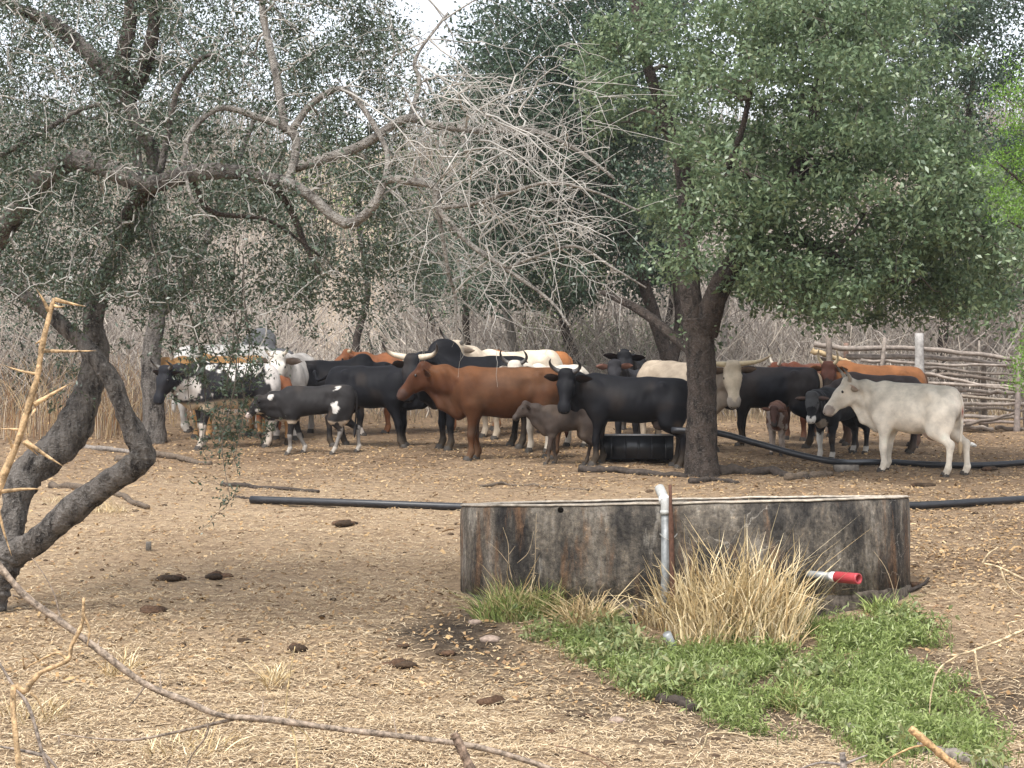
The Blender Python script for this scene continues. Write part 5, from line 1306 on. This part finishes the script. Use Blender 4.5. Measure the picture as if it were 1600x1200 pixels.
make_cow('cow', 'black and white spotted cow with black face behind the hanging twigs', 'cow', 352, 699, 212, dict(coat=(.022, .021, .023), npitch=14, nyaw=20, hyaw=26, hpitch=62, horn='up', hornsize=.75, horncol=DH, gut=1.05, pcol={'loleg+pastern': (.48, .42, .36), 'head+face+muzzle+ear': (.014, .014, .017)}, belly=((.52, .42, .30), .66, .74), patch=[((-.1, .1, 1.18), (.35, .25, .12), (.55, .52, .48)), ((-.75, .1, .9), (.22, .4, .35), (.55, .5, .46)), ((.62, .1, .85), (.2, .4, .2), (.5, .46, .42))], legs=(.08, -.1, .05, -.08), seed=3), GH, 1.24)
make_cow('cow', 'white-faced cow with drooping ears looking straight at the camera', 'cow', 456, 684, 264, dict(coat=(.50, .46, .42), npitch=26, hyaw=4, hpitch=60, head=1.16, horn='short', horncol=PH, ear=.24, ear_droop=.5, dewlap=.9, pcol={'dewlap': (.42, .30, .18), 'muzzle': (.30, .26, .23), 'head+face': (.66, .61, .54)}, seed=4), GH, 1.28)
make_cow('cow', 'young reddish brown animal seen from behind above the spotted calf', 'cow', 424, 690, 108, dict(coat=(.20, .075, .035), hump=.1, npitch=0, pcol={'loleg': (.40, .22, .10), 'pastern': (.05, .04, .035)}, seed=5), GH, 1.06)
make_cow('calf', 'black calf with white patches and white legs walking left', 'calf', 486, 710, 180, dict(coat=(.022, .02, .02), calf=True, length=.86, hump=0, npitch=0, hpitch=50, nyaw=5, legs=(.02, -.24, .20, -.22), lift=(0, .0, 0, 0), pcol={'pastern': (.42, .39, .35), 'loleg': (.20, .185, .17), 'udder': (.4, .32, .25)}, belly=((.40, .32, .24), .60, .63), pcol2={'muzzle': (.45, .36, .32)}, patch=[((-.46, .16, .86), (.07, .2, .09), (.58, .55, .51)), ((-.48, 0, 1.16), (.09, .12, .05), (.55, .52, .48)), ((.72, .06, 1.03), (.04, .15, .04), (.55, .52, .48)), ((.95, 0, .78), (.05, .12, .09), (.55, .52, .48))], seed=6), GH, .97)
make_cow('cow', 'large black cow standing behind the spotted calf, facing right', 'cow', 527, 682, 8, dict(coat=BLK, hump=.6, npitch=6, hyaw=-20, horn='up', horncol=PH, pcol={'pastern': (.5, .46, .42)}, patch=[((1.1, 0, 1.1), (.12, .2, .2), (.6, .57, .52))], seed=7), GH, 1.19)
make_cow('cow', 'black cow swishing its tail behind the head of the brown cow', 'cow', 588, 701, 338, dict(coat=(.008, .008, .010), npitch=-6, nyaw=18, hyaw=10, neck=.5, tail='swish', legs=(.02, .12, .02, -.05), hump=.2, seed=8), GH, 1.19)
make_cow('bull', 'big black humped bull with thick pale horns behind the brown cow', 'bull', 738, 701, 203, dict(coat=(.009, .009, .011), bull=True, hump=1.3, npitch=20, nyaw=30, hyaw=52, hpitch=58, head=1.15, horn='bull', horncol=((.50, .42, .32), (.05, .04, .036)), dewlap=1.0, ear_droop=.4, seed=9), GH, 1.34)
make_cow('cow', 'reddish cow with small pale horns at the back, facing left', 'cow', 642, 678, 184, dict(coat=(.25, .095, .042), npitch=26, hpitch=36, hyaw=18, horn='wide', hornsize=.4, horncol=YH, belly=((.5, .36, .24), .9, 1.0), seed=10), GH, 1.25)
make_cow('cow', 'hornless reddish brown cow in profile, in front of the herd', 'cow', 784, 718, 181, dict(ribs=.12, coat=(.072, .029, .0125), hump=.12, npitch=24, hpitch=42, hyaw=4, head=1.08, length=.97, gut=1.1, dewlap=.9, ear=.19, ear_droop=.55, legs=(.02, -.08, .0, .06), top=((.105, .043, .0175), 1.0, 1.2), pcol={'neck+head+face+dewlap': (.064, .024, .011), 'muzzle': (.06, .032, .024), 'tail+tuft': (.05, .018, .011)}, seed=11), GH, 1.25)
make_cow('cow', 'white horned cow peeping over the back of the brown cow', 'cow', 864, 701, 236, dict(coat=(.58, .52, .44), npitch=27, hyaw=18, hpitch=50, horn='up', hornsize=.95, horncol=DH, ear_droop=.35, pcol={'ear_in': (.38, .2, .14)}, seed=12), GH, 1.22)
make_cow('cow', 'cream cow with upturned horns raised above the bull, farthest back', 'cow', 800, 681, 214, dict(coat=(.58, .49, .38), npitch=36, hyaw=14, hpitch=46, horn='up', horncol=DH, head=1.08, seed=13), GH, 1.34)
make_cow('cow', 'orange cow whose back just shows behind the bull', 'cow', 812, 672, 186, dict(coat=ORG, npitch=20, horn='up', horncol=DH, hornsize=.8, seed=14), GH, 1.26)
make_cow('cow', 'black horned cow in front of the trough looking at the camera', 'cow', 980, 727, 174, dict(coat=(.008, .008, .010), hump=.1, npitch=27, nyaw=50, hyaw=82, neck=.54, hpitch=60, head=1.12, horn='up', hornsize=.9, horncol=((.07, .065, .065), (.03, .028, .027)), ear=.23, ear_droop=.3, length=.98, gut=.98, legs=(.03, -.06, -.03, .05), udder=.6, patch=[((-.84, .0, .92), (.05, .06, .2), (.30, .22, .14))], pcol={'udder': (.06, .045, .04)}, seed=15), GH, 1.19)
make_cow('calf', 'small grey-brown calf standing in front of the black horned cow', 'calf', 884, 726, 181, dict(coat=(.048, .036, .030), calf=True, length=.72, hump=0, npitch=26, hpitch=44, hyaw=10, head=.84, ear=.25, legs=(.08, -.10, -.04, .10), belly=((.085, .066, .054), .62, .70), pcol={'muzzle': (.05, .04, .035), 'upleg': (.055, .04, .033)}, ear_droop=.4, seed=16), GH, .80)
make_cow('cow', 'black-faced young cow with pink ears and white muzzle behind the black cow', 'cow', 992, 692, 246, dict(coat=(.025, .024, .027), hump=.2, npitch=36, hyaw=24, hpitch=56, ear=.22, ear_droop=.1, pcol={'ear_in': PINK, 'ear': (.20, .10, .08)}, pcol2={'muzzle': (.60, .56, .52)}, seed=17), GH, 1.12)
make_cow('cow', 'hornless black cow with wide ears, farthest back in the middle', 'cow', 984, 676, 262, dict(coat=(.010, .010, .012), npitch=32, hyaw=8, hpitch=62, ear=.25, ear_droop=.25, horn='bud', seed=18), GH, 1.24)
make_cow('cow', 'cream-grey cow with long wide horns half hidden by the central trunk', 'cow', 1072, 702, 312, dict(coat=(.42, .34, .255), hump=.5, npitch=23, nyaw=-14, hyaw=-42, hpitch=64, head=1.14, horn='wide', horncol=YH, ear=.23, ear_droop=.35, dewlap=1.1, pcol={'neck+dewlap': (.27, .225, .18), 'ear': (.10, .08, .07), 'head+face': (.48, .40, .30), 'muzzle': (.30, .26, .22), 'upleg': (.26, .21, .165)}, patch=[((.6, 0, .9), (.22, .5, .4), (.28, .235, .19))], seed=19), GH, 1.27)
make_cow('cow', 'black cow with pale tail turned to the right, behind the small calf', 'cow', 1197, 700, 168, dict(coat=(.009, .009, .012), npitch=4, tail='side', pcol={'tail+tuft': (.36, .27, .19)}, hump=.2, seed=20), GH, 1.18)
make_cow('calf', 'tiny brown calf with white legs facing the camera', 'calf', 1214, 709, 258, dict(coat=(.15, .075, .052), calf=True, length=.72, hump=0, npitch=16, hyaw=6, hpitch=58, head=.90, ear=.24, ear_droop=.1, pcol={'ear_in': PINK, 'loleg+pastern+upleg': (.46, .38, .33), 'muzzle': (.06, .05, .045), 'head+face': (.085, .045, .036)}, patch=[((.45, 0, .85), (.16, .3, .25), (.40, .34, .31)), ((.0, 0, .6), (.5, .3, .12), (.46, .4, .36))], seed=21), GH, .74)
make_cow('cow', 'dark red cow with upright horns between the black cow and the calf', 'cow', 1258, 686, 236, dict(coat=(.12, .042, .024), npitch=20, hyaw=-30, horn='lyre', horncol=PH, ear=.22, seed=22), GH, 1.15)
make_cow('cow', 'bright orange cow with dark face standing by the pole fence', 'cow', 1362, 696, 178, dict(coat=(.30, .125, .05), npitch=24, neck=.5, nyaw=58, hyaw=76, hpitch=58, horn='lyre', hornsize=.8, horncol=YH, pcol={'head': (.10, .04, .028), 'face+muzzle': (.035, .027, .025), 'tail+tuft': (.10, .05, .03), 'loleg+pastern': (.09, .05, .04)}, seed=23), GH, 1.20)
make_cow('cow', 'dark brown cow hidden behind the white cow, only back and legs showing', 'cow', 1368, 706, 172, dict(coat=(.045, .034, .032), length=.78, neck=.36, npitch=-8, hump=.2, seed=24), GH, 1.10)
make_cow('cow', 'young black cow with white muzzle and white foreleg facing the camera', 'cow', 1310, 714, 226, dict(coat=(.018, .018, .02), hump=.1, width=.85, gut=.85, npitch=16, nyaw=16, hyaw=30, hpitch=56, ear=.22, ear_droop=.3, pcol={'ear_in': (.3, .22, .2), 'head': (.075, .075, .078)}, pcol2={'muzzle': (.62, .59, .55), 'pastern': (.5, .47, .43)}, patch=[((.36, -.14, .25), (.12, .12, .24), (.58, .55, .5)), ((.6, 0, .66), (.16, .2, .10), (.30, .25, .2))], seed=25), GH, .98)
make_cow('cow', 'white horned cow in profile standing nearest on the right', 'cow', 1422, 736, 146, dict(coat=(.74, .665, .56), ribs=0, hump=.12, length=.80, gut=1.14, npitch=26, neck=.50, nyaw=24, hyaw=38, hpitch=44, head=1.12, horn='up', hornsize=.85, horncol=((.34, .3, .25), (.05, .04, .035)), ear=.2, ear_droop=.3, udder=.95, dewlap=1.0, legs=(.0, .07, -.02, -.18), pcol={'muzzle': (.36, .30, .26), 'udder': (.60, .44, .35), 'tuft': (.40, .30, .19), 'ear_in': (.42, .30, .24)}, patch=[((-.82, .05, .88), (.05, .08, .11), (.28, .10, .07))], seed=26), GH, 1.13)
# ------------------------------------------------------------------ dead branches in front of the viewer
MAT_TAN = mat_attr('bare_thorn_wood', 0.7, 0.25, 70, 0.85, 1.0, 0.006)
OR = (0.44, 0.30, 0.165)
def fore(name, label, main, Yd, w, subs=(), thorns=(), c_=OR, cat='branch', tip=.5, root=True):
    """thorny branch; main and subs are traced polylines, thorns are (base, tip) pixel pairs"""
    k = Yd / FPX
    pts = [W(x, y, Yd) for x, y in main]
    if root:                                   # carry the stem down to the bank it grows from
        p = pts[0].copy(); d = np.array((rng.normal(0, .08), -.1, 0)); g = p + d; g[2] = gz(g[0], g[1]) - .03
        pts = [g, (g + p) / 2 + (rng.normal(0, .02), 0, .02)] + pts
    P = crom(pts, 40); R = w * .5 * k * np.linspace(1.05, tip, 40) * (.80 + .4 * vnoise(np.arange(40) * 1.3, np.full(40, main[0][0])))
    mb = MB(); mb.tube(P - P[0], R, 9, c_); o = mb.build(name, MAT_TAN, None, True); o.location = P[0]; tag(o, label, cat, 'bare branches in the foreground')
    for s, sw in subs:
        q = crom([W(x, y, Yd + dy) for x, y, dy in s], 18) - P[0]; m2 = MB(); m2.tube(q, sw * .5 * k * np.linspace(1, .4, 18), 7, np.array(c_) * .95); m2.build('side_branch', MAT_TAN, o, True)
    for (a, b, tw) in thorns:
        A_, B_ = W(*a, Yd) - P[0], W(*b, Yd - .03 + .06 * rng.random()) - P[0]
        m2 = MB(); q = crom([A_, (A_ + B_) / 2 + rng.normal(0, .0012, 3), B_], 8); m2.tube(q, tw * .5 * k * np.linspace(1, .06, 8) ** .8, 6, np.array(c_) * 1.12); m2.build('thorn', MAT_TAN, o, True)
    return o
fore('thorn_branch', 'upright orange-tan thorny stem at the left edge, nearest the viewer', [(-22, 860), (-2, 765), (28, 690), (60, 620), (92, 560), (108, 480), (82, 600)][:3] + [(40, 650), (58, 590), (66, 540), (78, 490), (85, 466)], 3.0, 14,
     thorns=[((76, 486), (57, 452), 7), ((86, 468), (134, 479), 8), ((84, 477), (102, 478), 6), ((68, 548), (150, 548), 7), ((70, 528), (54, 538), 6), ((60, 585), (0, 569), 6), ((53, 632), (112, 598), 9), ((55, 640), (48, 652), 6), ((38, 672), (0, 670), 6), ((40, 690), (98, 728), 9), ((36, 690), (60, 712), 7), ((20, 700), (10, 675), 6), ((2, 768), (70, 764), 8), ((-4, 790), (18, 868), 6)])
fore('thorn_branch', 'forked orange-tan twig low at the left, beside the long grey branch', [(20, 1092), (40, 1080), (62, 1052), (105, 1032), (112, 1008), (128, 975), (131, 934)], 4.2, 10,
     subs=[([(105, 1030, 0), (90, 1020, 0), (65, 1030, 0), (38, 1045, 0)], 6), ([(131, 960, 0), (140, 985, 0), (136, 1010, 0)], 5), ([(48, 1082, 0), (60, 1095, 0), (70, 1120, 0)], 5)], thorns=[((60, 1030), (42, 1015), 4), ((38, 1045), (36, 1020), 4)])
fore('fallen_thorn_branch', 'long thin grey thorny branch crossing the bottom left of the picture', [(-60, 850), (0, 888), (40, 932), (100, 975), (150, 1012), (225, 1068), (290, 1095), (345, 1118), (420, 1124), (520, 1138), (640, 1152), (740, 1166), (815, 1186), (890, 1212)], 5.0, 11,
     subs=[([(372, 1122, 0), (330, 1132, .03), (280, 1143, .05), (210, 1156, .05), (150, 1154, .05), (95, 1147, .05)], 6), ([(325, 1130, .03), (322, 1150, .03), (300, 1180, .05), (292, 1200, .05)], 4), ([(228, 1070, 0), (215, 1088, 0), (200, 1105, 0)], 4), ([(95, 970, 0), (85, 930, 0), (70, 900, 0), (50, 872, 0)], 3)],
     thorns=[((252, 1080), (250, 1045), 4), ((152, 1014), (156, 996), 4), ((178, 1032), (176, 1020), 4), ((408, 1122), (412, 1088), 4), ((92, 1150), (92, 1168), 4), ((20, 930), (48, 938), 4), ((448, 1128), (470, 1098), 3), ((620, 1150), (614, 1106), 3)], c_=(.30, .235, .18), tip=.8)
fore('broken_stub', 'short broken upright stub at the bottom edge crossing the long branch', [(745, 1240), (732, 1195), (716, 1160), (709, 1146)], 4.8, 17, c_=(.24, .17, .125), tip=.8)
fore('dead_twig', 'single wispy pale stem rising from the long branch', [(462, 1165), (447, 1120), (452, 1060), (461, 1010)], 5.0, 4, c_=(.5, .38, .2), cat='stem', tip=.4, subs=[([(447, 1125, 0), (480, 1150, 0), (485, 1190, 0)], 3)])
fore('grey_twig', 'grey leaning twig at the bottom left corner', [(75, 1230), (64, 1170), (45, 1105), (20, 1070), (-5, 1030)], 4.5, 8, c_=(.28, .23, .19), subs=[([(66, 1180, 0), (30, 1172, 0), (-10, 1165, 0)], 7), ([(66, 1175, 0), (85, 1195, 0), (95, 1215, 0)], 6)])
fore('pale_twig', 'pale forked twig entering at the right edge, highest of three', [(1660, 925), (1600, 905), (1560, 886), (1534, 880)], 4.6, 6, c_=(.55, .43, .27), subs=[([(1535, 880, 0), (1545, 865, 0), (1560, 855, 0)], 4), ([(1563, 888, 0), (1575, 915, 0), (1610, 945, 0)], 4)])
fore('pale_twig', 'pale arching twig at the right edge with drooping shoots', [(1680, 960), (1600, 985), (1560, 1002), (1510, 1020), (1480, 1025)], 4.6, 6, c_=(.55, .43, .27), subs=[([(1500, 1022, 0), (1468, 1045, 0), (1456, 1080, 0), (1452, 1115, 0)], 4), ([(1523, 1016, 0), (1530, 1060, 0), (1548, 1112, 0)], 4), ([(1580, 990, 0), (1575, 975, 0), (1600, 968, 0)], 4)])
fore('split_stick', 'thick orange stick with a split tip at the bottom right', [(1530, 1245), (1500, 1205), (1460, 1170), (1422, 1138)], 4.4, 15, c_=(.50, .32, .16), tip=.75, subs=[([(1452, 1163, 0), (1420, 1170, 0), (1380, 1192, 0), (1370, 1215, 0)], 4)])
fore('grey_twig', 'small grey stump of a twig at the bottom edge right of centre', [(1318, 1240), (1318, 1200), (1316, 1176)], 4.4, 12, c_=(.27, .23, .2), tip=.8, subs=[([(1316, 1195, 0), (1280, 1192, 0), (1240, 1205, 0)], 5), ([(1316, 1195, 0), (1355, 1180, 0)], 6)])
fore('dead_twig', 'thin looping pale stem in front of the weeds, right of centre', [(1060, 1240), (1100, 1165), (1110, 1146), (1165, 1150), (1200, 1180), (1245, 1190)], 4.8, 4, c_=(.5, .4, .25), cat='stem')
fore('dead_twig', 'very thin reddish stem at the bottom, right of the broken stub', [(960, 1225), (940, 1190), (900, 1172), (868, 1165)], 4.8, 4, c_=(.24, .15, .1), cat='stem')
# ------------------------------------------------------------------ dusty air
m = bpy.data.materials.new('dusty_air'); m.use_nodes = True
n, l = m.node_tree.nodes, m.node_tree.links
n.clear(); o_ = n.new('ShaderNodeOutputMaterial'); pv = n.new('ShaderNodeVolumePrincipled')
pv.inputs['Color'].default_value = (0.93, 0.95, 1.0, 1); pv.inputs['Density'].default_value = 0.0004; pv.inputs['Anisotropy'].default_value = 0.2
l.new(pv.outputs[0], o_.inputs['Volume'])
V, F = box((0, 232, 21), (640, 560, 60))
hz_o = mesh_np('haze', V, F, m); tag(hz_o, 'thin pale dust haze in the air', 'haze', kind='stuff')
